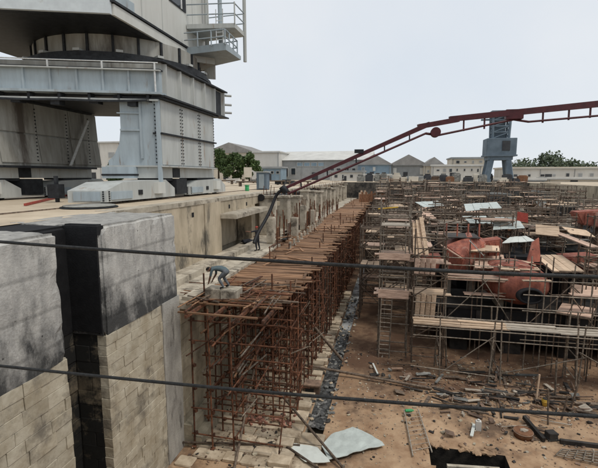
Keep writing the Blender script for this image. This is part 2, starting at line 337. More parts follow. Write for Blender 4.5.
# pit in the floor: dark concrete box, and the long drain trench
x0, x1, y0, y1 = PIT
poly('pit_lining', [(x0, y0, FLOOR), (x1, y0, FLOOR), (x1, y1, FLOOR), (x0, y1, FLOOR), (x0, y0, FLOOR - 2.4), (x1, y0, FLOOR - 2.4), (x1, y1, FLOOR - 2.4), (x0, y1, FLOOR - 2.4)],
     [(0, 1, 5, 4), (1, 2, 6, 5), (2, 3, 7, 6), (3, 0, 4, 7), (4, 5, 6, 7)], 'pit_wall', floor)
y0, y1 = 16.0, YE
poly('trench_lining', [(TX0, y0, FLOOR), (TX1, y0, FLOOR), (TX1, y1, FLOOR), (TX0, y1, FLOOR), (TX0, y0, FLOOR - .7), (TX1, y0, FLOOR - .7), (TX1, y1, FLOOR - .7), (TX0, y1, FLOOR - .7)],
     [(0, 1, 5, 4), (1, 2, 6, 5), (3, 0, 4, 7), (4, 5, 6, 7)], 'mortar', floor)
sl_v, sl_f = [], []
for j in range(44):
    for i in range(5):
        x = TX0 + 0.01 + (TX1 - TX0 - 0.02) * i / 4; y = 19.5 + j * 0.36
        sl_v.append((x, y, FLOOR - 0.1 - (.25 * max(0, (y - 31) / 4)) + 0.16 * noise.noise(Vector((x * 3, y * 2.2, 1)))))
        if i < 4 and j < 43: k = j * 5 + i; sl_f.append((k, k + 1, k + 6, k + 5))
tag(poly('trench_sludge', sl_v, sl_f, 'sludge'), 'dark wet sludge and rubble lying in the floor drain trench', 'sludge', kind='stuff')
bm = bmesh.new()
for k in range(420):
    y = 19.6 + 24 * rnd.random(); x = rnd.choice([rnd.uniform(TX0 + .05, TX1 - .05), rnd.uniform(TX0 - .25, TX0 + .2), rnd.uniform(TX1 - .2, TX1 + .3)]); s_ = .05 + .22 * rnd.random() ** 2
    r0 = bmesh.ops.create_icosphere(bm, subdivisions=1, radius=.5, matrix=Matrix.Translation((x, y, FLOOR + (-.06 if TX0 < x < TX1 else .03))) @ Matrix.Rotation(rnd.uniform(0, 3), 4, 'Z') @ Matrix.Diagonal((s_ * rnd.uniform(.8, 1.8), s_, s_ * .6, 1))); mi = rnd.randrange(4)
    for v in r0['verts']:
        for f in v.link_faces: f.material_index = mi
tag(link('trench_rubble', finish('trench_rubble', bm, ['sludge', 'deck_dark', 'paving_stone', 'deck_grey'])), 'broken stones and litter lying along the drain trench', 'rubble', kind='stuff')
rects('trench_water', [(TX0 + .004, TX1 - .004, 27, YE)], FLOOR - 0.14, 'water')
tag(bpy.data.objects['trench_water'], kind='structure')
# plank covers over the near end of the trench: concrete slabs
for i, y in enumerate([16.6, 17.5, 18.4]):
    box('trench_cover', ((TX0 + TX1) / 2, y, FLOOR + 0.03), (1.15, 0.86, 0.1), 'paving_stone', floor, shape='rough%d' % (i % 3))
# paving stones, left of the trench
for j in range(44):
    y = 15.3 + j * 0.66 + rnd.uniform(-.02, .02); x = -9.0 + (0.55 if j % 2 else 0)
    while x < TX0 - 0.3:
        w = rnd.choice([0.85, 1.05, 1.25, 1.4]); w = min(w, TX0 - 0.06 - x)
        if w > 0.25 and rnd.random() > 0.06:
            h = rnd.uniform(0.07, 0.16) if x + w < TX0 - .5 else rnd.uniform(.1, .34)
            box('paving_stone', (x + w / 2, y + .33, FLOOR + h / 2 + 0.02), (w - .05, .61, h), 'paving_stone', floor, (rnd.uniform(-.015, .015), rnd.uniform(-.015, .015), rnd.uniform(-.02, .02)), shape='rough%d' % rnd.randrange(4))
        x += w

# ------------------------------------------------------------------ entrance pier (near left) with gate slot and stone courses
SL0, SL1, SLX = 10.05, 11.78, -10.45
def rough_solid(name, x0, x1, y0, y1, z0, z1, m, parent, step=0.2, amp=0.03, rnd_top=0.1):
    bm = bmesh.new(); bmesh.ops.create_cube(bm, size=1)
    for v in bm.verts: v.co = Vector((x0 if v.co.x < 0 else x1, y0 if v.co.y < 0 else y1, z0 if v.co.z < 0 else z1))
    if rnd_top:
        ed = [e for e in bm.edges if all(abs(v.co.z - z1) < 1e-4 for v in e.verts)]
        ed += [e for e in bm.edges if all(abs(v.co.x - x1) < 1e-4 for v in e.verts) and abs(e.verts[0].co.z - e.verts[1].co.z) > 1]
        bmesh.ops.bevel(bm, geom=list(set(ed)), offset=rnd_top, segments=3, affect='EDGES')
    for _ in range(7):
        ed = [e for e in bm.edges if e.calc_length() > step * 2]
        if not ed: break
        bmesh.ops.subdivide_edges(bm, edges=ed, cuts=1, use_grid_fill=True)
    bmesh.ops.triangulate(bm, faces=bm.faces[:])
    for v in bm.verts:
        p = v.co; d = Vector((noise.noise(p * 0.9), noise.noise(p * 0.9 + Vector((9, 2, 5))), noise.noise(p * 0.9 + Vector((3, 8, 1)))))
        v.co = p + d * amp + Vector((noise.noise(p * 4), noise.noise(p * 4 + Vector((1, 7, 3))), noise.noise(p * 4 + Vector((6, 2, 8))))) * amp * 0.35 + Vector((noise.noise(p * 11), noise.noise(p * 11 + Vector((4, 1, 9))), noise.noise(p * 11 + Vector((2, 5, 3))))) * amp * 0.3
    if m == 'block_concrete':
        for v in bm.verts:
            p = v.co; e = sorted([abs(p.z - z1), abs(p.x - x1), min(abs(p.y - y0), abs(p.y - y1))])
            if e[1] < .3:
                c_ = max(0, noise.noise(p * 1.7) + .5 * noise.noise(p * 5) - .05) * .22 * (1 - e[1] / .3); p.x -= c_ * (1 if abs(p.x - x1) < .35 else 0); p.z -= c_ * .8 if abs(p.z - z1) < .35 else 0; p.y += c_ * (1 if abs(p.y - y0) < .35 else -1 if abs(p.y - y1) < .35 else 0)
    o = org(parent)
    for v in bm.verts: v.co -= o
    return link(name, finish(name, bm, m, False), parent)
pier = thing('entrance_pier', 'massive weathered concrete dock entrance pier with a black vertical gate slot', 'pier', (-10.8, 8, FLOOR))
rough_solid('near_block', XQ - .6, XB, 5.0, SL0, -3.75, 0.02, 'block_concrete', pier)
rough_solid('far_block', XQ - .6, XB, SL1, 16.7, -3.72, 0.0, 'block_concrete', pier)
span('near_core', XQ, XB - 0.045, -1.5, SL0 - 0.02, FLOOR - .5, -3.7, 'mortar', pier)
span('far_core', XQ, XB - 0.045, SL1 + .05, 16.66, FLOOR - .5, -3.7, 'mortar', pier)
span('slot_back', XQ, SLX - .3, SL0 - .02, SL1 + .34, FLOOR - .5, -3.6, 'slot_stone', pier)
span('slot_side', SLX - .3, XB - .05, SL1 + .03, SL1 + .05, FLOOR - .5, -3.6, 'slot_stone', pier)
span('rear_block', XQ - .6, XB, -1.5, 4.99, -3.75, 0.015, 'block_concrete', pier)
rough_solid('slot_back_lining', XQ - .6, SLX, SL0 - 0.1, SL1 + 0.1, -3.65, -0.03, 'tar', pier, amp=0.015)
span('slot_lining', SLX - .02, XB - .1, SL1 - .06, SL1 + .02, -3.6, -0.06, 'tar', pier)
rough_solid('slot_lip', SLX - .1, XB - .06, SL1 - .05, SL1 + .28, -0.3, 0.035, 'tar', pier, step=.2, amp=.02, rnd_top=.05)
# corner quoin of plain concrete at the far arris
rough_solid('quoin', XB - 0.6, XB + 0.02, 15.3, 16.72, FLOOR, -3.68, 'quoin_concrete', pier, amp=0.015, rnd_top=0)
def courses(parent, y0, y1, z0, z1, x, ch, m, lens, inward=0.34, seed=1, ragged=0.0, name='stone'):
    rr = random.Random(seed); z = z1; k = 0
    while z > z0 + 0.1:
        h = ch * rr.uniform(0.9, 1.1); y = y0 - (rr.uniform(0, lens[0]) if k % 2 else 0)
        while y < y1:
            L = rr.choice(lens) * rr.uniform(0.9, 1.1); a, b = max(y, y0), min(y + L, y1)
            if b - a > 0.12:
                pr = rr.uniform(-0.025, 0.012)
                box(name, (x - inward / 2 + pr, (a + b) / 2, z - h / 2), (inward, b - a - 0.012, h - 0.012), m, parent, (rr.uniform(-.012, .012), 0, rr.uniform(-.012, .012)), shape='rstone%d' % rr.randrange(6))
            y += L
        z -= h; k += 1
courses(pier, 4.5, SL0, FLOOR, -3.74, XB, 0.40, 'lining_stone', [0.6, 0.85, 1.0], seed=3)
courses(pier, SL1, 15.29, FLOOR, -3.72, XB, 0.38, 'lining_stone', [0.55, 0.75, 0.95], seed=4)
# stones on the cheek and back of the slot below the black coating
rr = random.Random(8); z = -3.62; k = 0
while z > FLOOR:
    h = 0.55 * rr.uniform(.9, 1.1)
    for (a, b) in ([(SLX, -9.9), (-9.87, XB - .36)] if k % 2 else [(SLX, XB - .36)]):
        span('stone', a + .004, b - .004, SL1 + rr.uniform(0, .025), SL1 + .34, z - h + .008, z, 'slot_stone', pier, shape='rstone%d' % (k % 6))
    span('stone', SLX - .31, SLX + rr.uniform(-.03, .02), SL0 + .02, SL1 - .02, z - h + .02, z, 'slot_stone', pier, shape='stone')
    z -= h; k += 1

# ------------------------------------------------------------------ quay wall (left), ledge, lower stone wall
qw = thing('quay_wall', 'long buff concrete dock side wall with panel joints and drain holes', 'wall', (XQ, 60, LEDGE))
span('wall_core', XQ - 3, XQ - 1.62, 16.7, YE, FLOOR - .5, -0.02, 'mortar', qw)
span('wall_core', XQ - 1.6, XQ - .32, 16.7, 28.9, FLOOR - .5, -0.3, 'mortar', qw)
ys = [16.7, 26.2, 29.0, 36.4, 42, 48, 54, 60, 66, 72, 78, 84, 90, 96, 102, YE]
for i in range(len(ys) - 1):
    rec = (i == 2)
    if i < 3: span('wall_panel', XQ - .3, XQ + (0.06 if i == 1 else 0.0), ys[i] + .02, ys[i + 1] - .02, (-1.35 if rec else LEDGE - .2), -0.25, 'wall_concrete', qw)
    else:
        span('head_beam', XQ - .3, XQ, ys[i] + .02, ys[i + 1] - .02, -0.95, -0.25, 'wall_concrete', qw)
        span('recess_panel', XQ - 1.5, XQ - 1.3, ys[i], ys[i + 1], LEDGE - .2, -0.95, 'wall_concrete', qw)
        span('recess_roof', XQ - 1.5, XQ - .3, ys[i], ys[i + 1], -0.95, -0.8, 'wall_concrete', qw)
        span('pilaster', XQ - 1.3, XQ + .04, ys[i] - .5, ys[i] + .5, LEDGE - .2, -0.96, 'wall_concrete', qw)
span('recess_back', XQ - 1.6, XQ - 1.4, 29, 36.4, LEDGE - .2, -1.3, 'wall_concrete', qw)
span('recess_roof', XQ - 1.6, XQ - .3, 29, 36.4, -1.35, -1.2, 'wall_concrete', qw)
ys = [16.72] + [17 + 2.9 * i for i in range(1, 33)]
for i in range(len(ys) - 1):
    box('coping_stone', (XQ - .45, (ys[i] + ys[i + 1]) / 2, -0.115), (1.0 + rnd.uniform(-.02, .03), ys[i + 1] - ys[i] - .03, 0.27), 'pale_concrete', qw, (0, rnd.uniform(-.01, .01), 0), shape='stone')
rough_solid('canopy_slab', XQ - .2, XQ + 1.35, 28.8, 36.8, -1.5, -1.15, 'pale_concrete', qw, amp=.03, rnd_top=.05)
for (y, z) in [(18.0, -2.0), (21.2, -1.9), (24.4, -0.7), (30.6, -0.6), (34.6, -0.65)]:
    span('drain_hole', XQ - .1, XQ + .012, y, y + .3, z - .3, z, 'tar', qw)
# lower wall: ledge slab, step kerbs, stone courses
lw = thing('lower_dock_wall', 'lower stone dock wall behind the rusty scaffold with a concrete ledge on top', 'wall', (XB, 60, FLOOR))
rough_solid('ledge_slab', XQ - .1, XB + .5, 16.75, 40, LEDGE - .35, LEDGE, 'pale_concrete', lw, amp=.03, rnd_top=.04, step=.5)
span('ledge_slab', XQ - .1, XB + .5, 40, YE, LEDGE - .35, LEDGE, 'pale_concrete', lw)
span('wall_core', XQ - .3, XB - .32, 16.7, YE, FLOOR - .5, LEDGE - .34, 'mortar', lw)
for i in range(9):
    y = 16.9 + i * 1.75
    box('kerb_stone', (XQ + 1.55, y + .85, LEDGE + .17), (.5, 1.68, .36), 'pale_concrete', lw, (0, 0, rnd.uniform(-.015, .015)), shape='stone')
for i in range(12):
    y = 16.9 + i * 1.3
    box('kerb_stone', (XB + .32, y + .6, LEDGE + .09), (.55, 1.2, .2), 'pale_concrete', lw, (0, 0, rnd.uniform(-.02, .02)), shape='stone')
courses(lw, 16.74, 44, FLOOR, LEDGE - .36, XB, 0.74, 'old_stone', [1.3, 1.7, 2.1], seed=6)
span('stone_face', XB - .33, XB - .02, 44, YE, FLOOR, LEDGE - .36, 'old_stone', lw)
for z, dx in ((FLOOR + .55, .9), (FLOOR + 1.1, .45)):
    for i in range(12):
        box('altar_stone', (XB + dx / 2, 17.6 + i * 1.9, z - .28), (dx, 1.86, .55), 'old_stone', lw, shape='stone')
# concrete counterfort piers along the wall, with rusty starter bars
for i in range(13):
    y = 38.2 + i * 5.4; w = 1.1 + 0.3 * (i % 3); top = -0.45 - 0.5 * ((i * 7) % 3) / 2
    t = thing('concrete_buttress', 'pale concrete buttress against the dock side wall, %s from the camera' % ordinal(i), 'buttress', (XQ + .8, y, LEDGE), 'buttresses along the side wall')
    span('shaft', XQ + .02, XQ + 1.5, y, y + w, LEDGE, top, 'pale_concrete', t, shape='stone')
    span('cap', XQ + .02, XQ + 1.7, y - .12, y + w + .12, top + .003, top + .22, 'pale_concrete', t, shape='stone')
    if i % 2 == 0: span('bracket', XQ + .02, XQ + 1.2, y + w + .002, y + w + 2.2, top - .9, top - .5, 'wall_concrete', t)
    for k in range(4):
        x = XQ + .3 + .35 * k; tube('starter_bar', (x, y + w * .5, top + .2), (x + rnd.uniform(-.1, .1), y + w * .5, top + .9 + rnd.uniform(-.2, .3)), .03, 'rust', t)
# black pipe lengths hung on the coping
for i, (y0, y1, z) in enumerate([(38, 48.5, -.42), (52, 66, -.55), (69, 90, -.75)]):
    t = thing('black_pipe', 'black pipe slung along the coping, %s length from the camera' % ORD[i], 'pipe', (XQ + .25, y0, z), 'black pipes along the coping')
    tube('pipe', (XQ + .3, y0, z), (XQ + .3, y1, z - .15), .19, 'black_rubber', t)
    for yy in (y0, y1): tube('flange', (XQ + .3, yy - .06, z), (XQ + .3, yy + .06, z), .34, 'black_rubber', t, 'drum')
    for k in range(3):
        yy = y0 + (y1 - y0) * (k + .5) / 3; span('hanger', XQ - .02, XQ + .5, yy, yy + .12, z - .32, z + .25, 'crane_dark', t)

# right wall and end wall of the dock
t = thing('side_wall', 'far side wall of the dock beyond the scaffolds', 'wall', (XR, 60, FLOOR))
for i in range(19):
    span('wall_panel', XR - .02, XR + .6, -1.6 + i * 5.9, -1.6 + (i + 1) * 5.9 - .03, FLOOR - .5, -0.01, 'wall_concrete', t)
t = thing('end_wall', 'concrete end wall closing the far end of the dock', 'wall', (10, YE, FLOOR))
for i in range(9):
    span('wall_panel', XQ + i * 4.92, XQ + (i + 1) * 4.92 - .03, YE - .03, YE + .6, FLOOR - .5, -0.01, 'dark_wall', t)
for i in range(3):
    span('altar', XQ + .02, XR - .05, YE - .05 - 1.2 * (3 - i), YE - .04 - 1.2 * (2 - i), FLOOR, -9 + i * 2.6, 'dark_wall', t)

# dock gate under the camera, its two rail posts and the two wire ropes
t = thing('dock_gate', 'steel dock gate carrying the walkway the photograph was taken from', 'gate', (10, 0, FLOOR))
span('gate_body', XB + .05, XR - .05, -1.55, 1.2, FLOOR, -0.06, 'crane_dark', t)
span('walkway', XB + .05, XR - .05, -1.5, 1.25, -0.06, 0.0, 'plank_grey', t)
for nm, x in (('left', -2.4), ('right', 1.6)):
    t = thing('rail_post', 'steel rail post at the %s end of the wire ropes' % nm, 'post', (x, 1.1, 0), 'walkway rail posts')
    tube('post', (x, 1.1, 0), (x, 1.1, 1.45), .03, 'tube_steel', t)
    box('foot_plate', (x, 1.1, .01), (.16, .16, .02), 'tube_steel', t)
rp = [(-2.4, 1.432), (-1.23, 1.388), (-.6, 1.372), (-.24, 1.366), (.15, 1.36), (.48, 1.36), (1.6, 1.39)]
tag(hose('wire_rope', [(x, 1.1, z) for x, z in rp], .0052, 'wire'), 'upper dark wire rope strung across the whole view', 'rope', 'wire ropes across the view')
rp = [(-2.4, .955), (-1.28, .962), (-.61, .97), (-.24, .98), (.17, .995), (.51, 1.012), (1.6, 1.07)]
tag(hose('wire_rope', [(x, 1.1, z) for x, z in rp], .0050, 'wire'), 'lower dark wire rope strung across the whole view', 'rope', 'wire ropes across the view')

# ------------------------------------------------------------------ big gantry crane on the quay
SH = 0.36
def cr(a, b, z): return Vector((-15.2 - a, 26.0 - SH * a + b, z))
crane = thing('gantry_crane', 'huge blue-grey gantry crane portal with slewing house, standing on the left quay', 'crane', (-20, 28.5, 0))
def cbox(name, a0, a1, b0, b1, z0, z1, m, parent=crane, bevel=0):
    return prism(name, [cr(a0, b0, z0), cr(a1, b0, z0), cr(a1, b1, z0), cr(a0, b1, z0)], (0, 0, z1 - z0), m, parent, bevel)
def cprof(name, prof, b0, b1, m, parent=crane, bevel=0):
    """profile in (a,z) extruded along b"""
    return prism(name, [cr(a, b0, z) for a, z in prof], (0, b1 - b0, 0), m, parent, bevel)
W, D = 12.3, 8.7
# side walls (legs)
rl = cprof('leg', [(0, 2.3), (0, 6.7), (2.35, 6.7), (2.37, 4.7), (2.5, 3.7), (2.85, 2.95), (3.2, 2.6), (3.2, 2.3)], .05, D, 'crane_blue')
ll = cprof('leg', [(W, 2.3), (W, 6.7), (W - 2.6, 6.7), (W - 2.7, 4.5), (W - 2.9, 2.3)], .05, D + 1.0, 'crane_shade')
# plates and flanges of the right-hand leg, seen from outside
for r_, (z0, z1) in enumerate(((2.36, 4.36), (4.5, 6.6))):
    for c_ in range(3):
        b0 = .08 + c_ * 2.9
        cbox('side_plate', -.05, .0, b0 + .03, b0 + 2.82, z0, z1, 'crane_grey', rl)
def bolts(name, pts, parent, axis):
    bm = bmesh.new(); o = org(parent)
    for p in pts:
        M = Matrix.Translation(Vector(p) - o) @ Matrix.Diagonal((.06, .075, .075, 1))
        bmesh.ops.create_cube(bm, size=1, matrix=M)
    return tag(link(name, finish(name, bm, 'crane_dark'), parent), kind='stuff')
for b in (2.75, 3.05, 5.65, 5.95, 8.6):
    bolts('bolt_row', [cr(-.07, b, 2.5 + .24 * k) for k in range(17)], rl, 0)
bolts('bolt_row', [cr(.25 + 0.0 * k, -.02, 2.5 + .25 * k) for k in range(17)], rl, 0)
cbox('flange', -.22, .4, -.05, D + .1, 4.36, 4.47, 'crane_dark', rl)
cbox('flange', -.35, 2.6, -.12, D + .3, 6.62, 6.74, 'crane_dark', rl)
cbox('flange', -.22, 3.3, -.1, D + .1, 2.2, 2.3, 'crane_grey', rl)
cbox('corner_post', -.06, .16, -.12, .04, 1.0, 6.6, 'crane_blue', rl)
cbox('front_web', 1.05, 1.17, -.08, .06, 2.75, 6.5, 'crane_blue', rl)
cbox('front_stiffener', 1.1, 2.35, -.06, .06, 4.55, 4.67, 'crane_blue', rl)
cbox('front_stiffener', 1.1, 2.5, -.06, .06, 5.65, 5.72, 'crane_blue', rl)
cbox('foot_block', 1.5, 3.4, -.35, 1.2, 1.45, 2.2, 'crane_blue', rl)
cbox('foot_block_band', 1.45, 3.42, -.38, 1.2, 1.62, 1.74, 'crane_dark', rl)
# the left leg's inner face: plates with vertical bolt lines
for c_ in range(3):
    b0 = .1 + 3.2 * c_
    for (z0, z1, i0, i1) in ((2.5, 4.42, 2.92, 2.74), (4.54, 6.6, 2.74, 2.65)):
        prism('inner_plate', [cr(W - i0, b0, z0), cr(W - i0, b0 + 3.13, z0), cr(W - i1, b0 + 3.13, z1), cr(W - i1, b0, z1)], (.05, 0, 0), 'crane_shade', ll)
for b in (2.9, 5.8, 8.2):
    bolts('bolt_row', [cr(W - 2.98, b, 2.7 + .25 * k) for k in range(15)], ll, 0)
cbox('flange', W - 3.1, W + .2, -.1, D + .1, 2.15, 2.3, 'crane_dark', ll)
cbox('flange', W - 2.95, W + .1, -.1, D + .1, 6.62, 6.74, 'crane_dark', ll)
prism('cable_tray', [cr(W - 3.05, 5.7, 2.4), cr(W - 3.05, 5.95, 2.4), cr(W - 3.0, 8.35, 6.1), cr(W - 3.0, 8.1, 6.1)], (.05, 0, 0), 'white_rail', ll)
# top girder: front panels, right panels, soffit blackened to paint in the shade
cbox('soffit', .1, W - .1, .25, 10.6, 6.75, 6.95, 'crane_dark')
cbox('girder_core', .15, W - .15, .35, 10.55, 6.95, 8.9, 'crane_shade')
gf = cbox('front_girder', -.1, W, 0, .34, 7.0, 8.4, 'crane_blue')
for k in range(9):
    a = .1 + k * 1.5; cbox('stiffener', a, a + .1, -.13, .0, 7.05, 8.35, 'crane_blue', gf)
cbox('bottom_flange', -.35, W + .1, -.5, .3, 6.86, 7.0, 'crane_blue', gf)
cbox('top_flange', -.2, W + .1, -.16, .3, 8.4, 8.5, 'crane_dark', gf)
cbox('conduit', -.1, W, -.32, -.2, 6.45, 6.56, 'crane_grey', gf)
for k in range(7): cbox('cable_bracket', .4 + k * 1.7, .55 + k * 1.7, -.32, .1, 6.4, 6.86, 'crane_dark', gf)
gr_ = cbox('side_girder', -.05, .34, .34, 10.8, 6.76, 9.0, 'crane_grey')
for k in range(6):
    b = .5 + k * 2.0; cbox('stiffener', -.3, -.05, b, b + .12, 6.8, 8.95, 'crane_grey', gr_)
cbox('bottom_flange', -.5, .3, -.2, 11.0, 6.745, 6.86, 'crane_dark', gr_)
cbox('top_flange', -.42, .3, -.1, 11.0, 9.0, 9.12, 'crane_dark', gr_)
cbox('dark_panel', -.09, -.052, 8.7, 10.3, 6.9, 8.9, 'crane_dark', gr_)
for z in (7.3, 8.0, 8.8): tube('pipe_stub', cr(0, 10.9, z), cr(-.7, 11.1, z), .1, 'crane_grey', gr_)
# walkway rail along the front girder
rail = cbox('walkway', -.3, W, -.4, -.17, 8.33, 8.4, 'crane_grey')
for a in (0, 3.05, 6.1, 9.1, 12.1): tube('rail_post', cr(a, -.3, 8.4 if a else 7.0), cr(a, -.3, 8.85), .06, 'white_rail', rail)
for z in (8.84,): tube('hand_rail', cr(-.2, -.3, z), cr(W, -.3, z), .04, 'white_rail', rail)
for k in range(5): hose('cable', [cr(.5 + j * 2.4, -.15 - .08 * k, 6.62 - .05 * k - (.16 if j % 2 else 0)) for j in range(6)], .035, 'crane_dark', gf)
for k in range(5): cbox('junction_box', 1.2 + k * 2.2, 1.7 + k * 2.2, -.3, .2, 6.1 + .1 * (k % 2), 6.6, 'crane_dark', gf)
# slewing ring and drum
CC = Vector((-22.3, 32.6, 0))
def ring(name, r0, r1, z0, z1, m, parent=crane, n=48):
    vs, fs = [], []
    for (r, z) in ((r0, z0), (r1, z1)):
        for i in range(n): vs.append(CC + Vector((r * math.cos(2 * math.pi * i / n), r * math.sin(2 * math.pi * i / n), z)))
    fs = [tuple(range(n))[::-1], tuple(range(n, 2 * n))] + [(i, (i + 1) % n, n + (i + 1) % n, n + i) for i in range(n)]
    return poly(name, vs, fs, m, parent)
ring('pedestal', 6.6, 6.6, 8.9, 9.3, 'crane_blue')
ring('slew_ring', 7.3, 7.3, 9.31, 9.55, 'crane_dark'); ring('slew_ring', 7.0, 7.0, 9.56, 9.95, 'crane_dark')
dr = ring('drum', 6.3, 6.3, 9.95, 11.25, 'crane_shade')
for i in range(24):
    t_ = 2 * math.pi * i / 24; p = CC + Vector((6.36 * math.cos(t_), 6.36 * math.sin(t_), 10.6))
    box('drum_rib', p, (.16, .16, 1.28), 'crane_dark', dr, (0, 0, t_))
for i in range(16):
    t_ = 2 * math.pi * (i + .5) / 16; p = CC + Vector((6.8 * math.cos(t_), 6.8 * math.sin(t_), 10.03)); box('ring_lug', p, (.6, .45, .16), 'crane_grey', dr, (0, 0, t_))
# machinery house
HX, HY0, HY1 = -17.0, 23.75, 38.2
def hb(name, a0, a1, y0, y1, z0, z1, m, parent=crane):
    f = lambda a, y: Vector((HX - a, y - SH * a, 0))
    return prism(name, [f(a0, y0) + Vector((0, 0, z0)), f(a1, y0) + Vector((0, 0, z0)), f(a1, y1) + Vector((0, 0, z0)), f(a0, y1) + Vector((0, 0, z0))], (0, 0, z1 - z0), m, parent)
house = hb('house_wall', 0.06, 13, HY0 + 2.9, HY1, 12.2, 19.2, 'crane_cream')
hb('floor_frame', -.02, 13.4, HY0 + .25, HY1 + .1, 11.26, 12.0, 'crane_dark')
hb('side_beam', -.2, .2, HY0 + .3, HY1 + .1, 11.3, 11.95, 'crane_cream', house)
hb('side_flange', -.3, .2, HY0 + .1, HY1 + .1, 12.0, 12.14, 'crane_dark', house)
hb('front_fascia', -.1, 13.4, HY0, HY0 + .24, 11.3, 12.9, 'fascia_paint', house)
hb('front_deck', 0.02, 13.2, HY0 + .25, HY0 + 2.88, 12.15, 12.9, 'crane_blue', house)
hb('soffit', .4, 13.2, HY0 + .5, HY1, 11.252, 11.262, 'crane_dark', house)  # near-black sheet painting in the shade under the house
wf = hb('window', .0, .1, 31.3, 34.0, 14.9, 16.6, 'crane_dark', house)
hb('pane', -.02, .0, 31.5, 33.0, 15.0, 16.5, 'glass', wf); hb('mullion', -.05, -.0, 33.1, 33.25, 14.95, 16.55, 'white_rail', wf)
for y in (27.5, 30.2, 35.2): hb('wall_seam', .02, .06, y, y + .05, 12.2, 19, 'crane_grey', house)
hb('roof', -.3, 13.3, HY0 + 2.6, HY1 + .3, 19.2, 19.45, 'crane_grey', house)
# service platform with ladder tower on the house's side
pf = poly('platform', [az(184, 55, 11.5), az(210, 67, 11.5), az(241, 60, 11.5), az(226, 50, 11.5)] + [az(184, 55, 11.5) + Vector((0, 0, .55)), az(210, 67, 11.5) + Vector((0, 0, .3)), az(241, 60, 11.5) + Vector((0, 0, .3)), az(226, 50, 11.5) + Vector((0, 0, .55))],
          [(0, 1, 2, 3), (4, 5, 6, 7), (0, 1, 5, 4), (1, 2, 6, 5), (2, 3, 7, 6), (3, 0, 4, 7)], 'crane_blue', crane)
prism('bracket', [Vector((-17, 33.2, 11.5)), Vector((-17, 36.8, 11.5)), Vector((-15.0, 35, 11.5))], (0, 0, -.5), 'crane_grey', pf)
prism('bracket', [Vector((-16.9, 36.5, 11.5)), Vector((-16.2, 37.2, 11.5)), Vector((-16.2, 37.2, 10.3)), Vector((-16.6, 36.9, 10.3))], (.25, .1, 0), 'crane_grey', pf)
for zz, m_ in ((11.9, 'crane_blue'),):
    crn = [Vector((-16.6, 36.6, zz)), Vector((-13.3, 35.9, zz)), Vector((-13.2, 32.9, zz)), Vector((-16.8, 33.1, zz))]
    for i in range(3):
        p, q = crn[i], crn[i + 1]
        for k in range(3): b_ = p.lerp(q, k / 3); tube('rail_post', b_, b_ + Vector((0, 0, 1.15)), .06, 'crane_blue', pf)
        for dz in (.6, 1.15): tube('hand_rail', p + Vector((0, 0, dz)), q + Vector((0, 0, dz)), .05, 'crane_blue', pf)
up_ = prism('upper_platform', [Vector((-17, 34.0, 13.7)), Vector((-17, 37.5, 13.7)), Vector((-13.0, 37.0, 13.7)), Vector((-13.0, 34.6, 13.7))], (0, 0, .35), 'crane_grey', crane)
for p in ((-13.0, 37.0), (-13.0, 34.6), (-15.2, 34.3), (-15.2, 37.3)): tube('rail_post', (*p, 14.0), (*p, 15.7), .06, 'crane_grey', up_)
tube('corner_column', (-13.0, 37.0, 11.6), (-13.0, 37.0, 17.2), .16, 'crane_grey', up_)
tube('corner_column', (-15.3, 37.1, 11.6), (-15.3, 37.1, 18.5), .2, 'crane_blue', up_)
tube('corner_column', (-16.6, 37.1, 11.6), (-16.6, 37.1, 19.0), .2, 'crane_grey', up_)
for z in (14.8, 15.6): tube('hand_rail', (-17, 34.1, z), (-13.0, 34.6, z), .05, 'crane_blue', up_); tube('hand_rail', (-13.0, 34.6, z), (-13.0, 37, z), .05, 'crane_blue', up_); tube('hand_rail', (-13.0, 37, z), (-16.5, 37.2, z), .05, 'crane_blue', up_)
for k in range(9): tube('rung', (-14.6, 34.5, 11.9 + .3 * k), (-14.0, 34.5, 11.9 + .3 * k), .03, 'white_rail', up_)
for x in (-14.6, -14.0): tube('ladder_rail', (x, 34.5, 11.6), (x, 34.5, 15.2), .04, 'white_rail', up_)
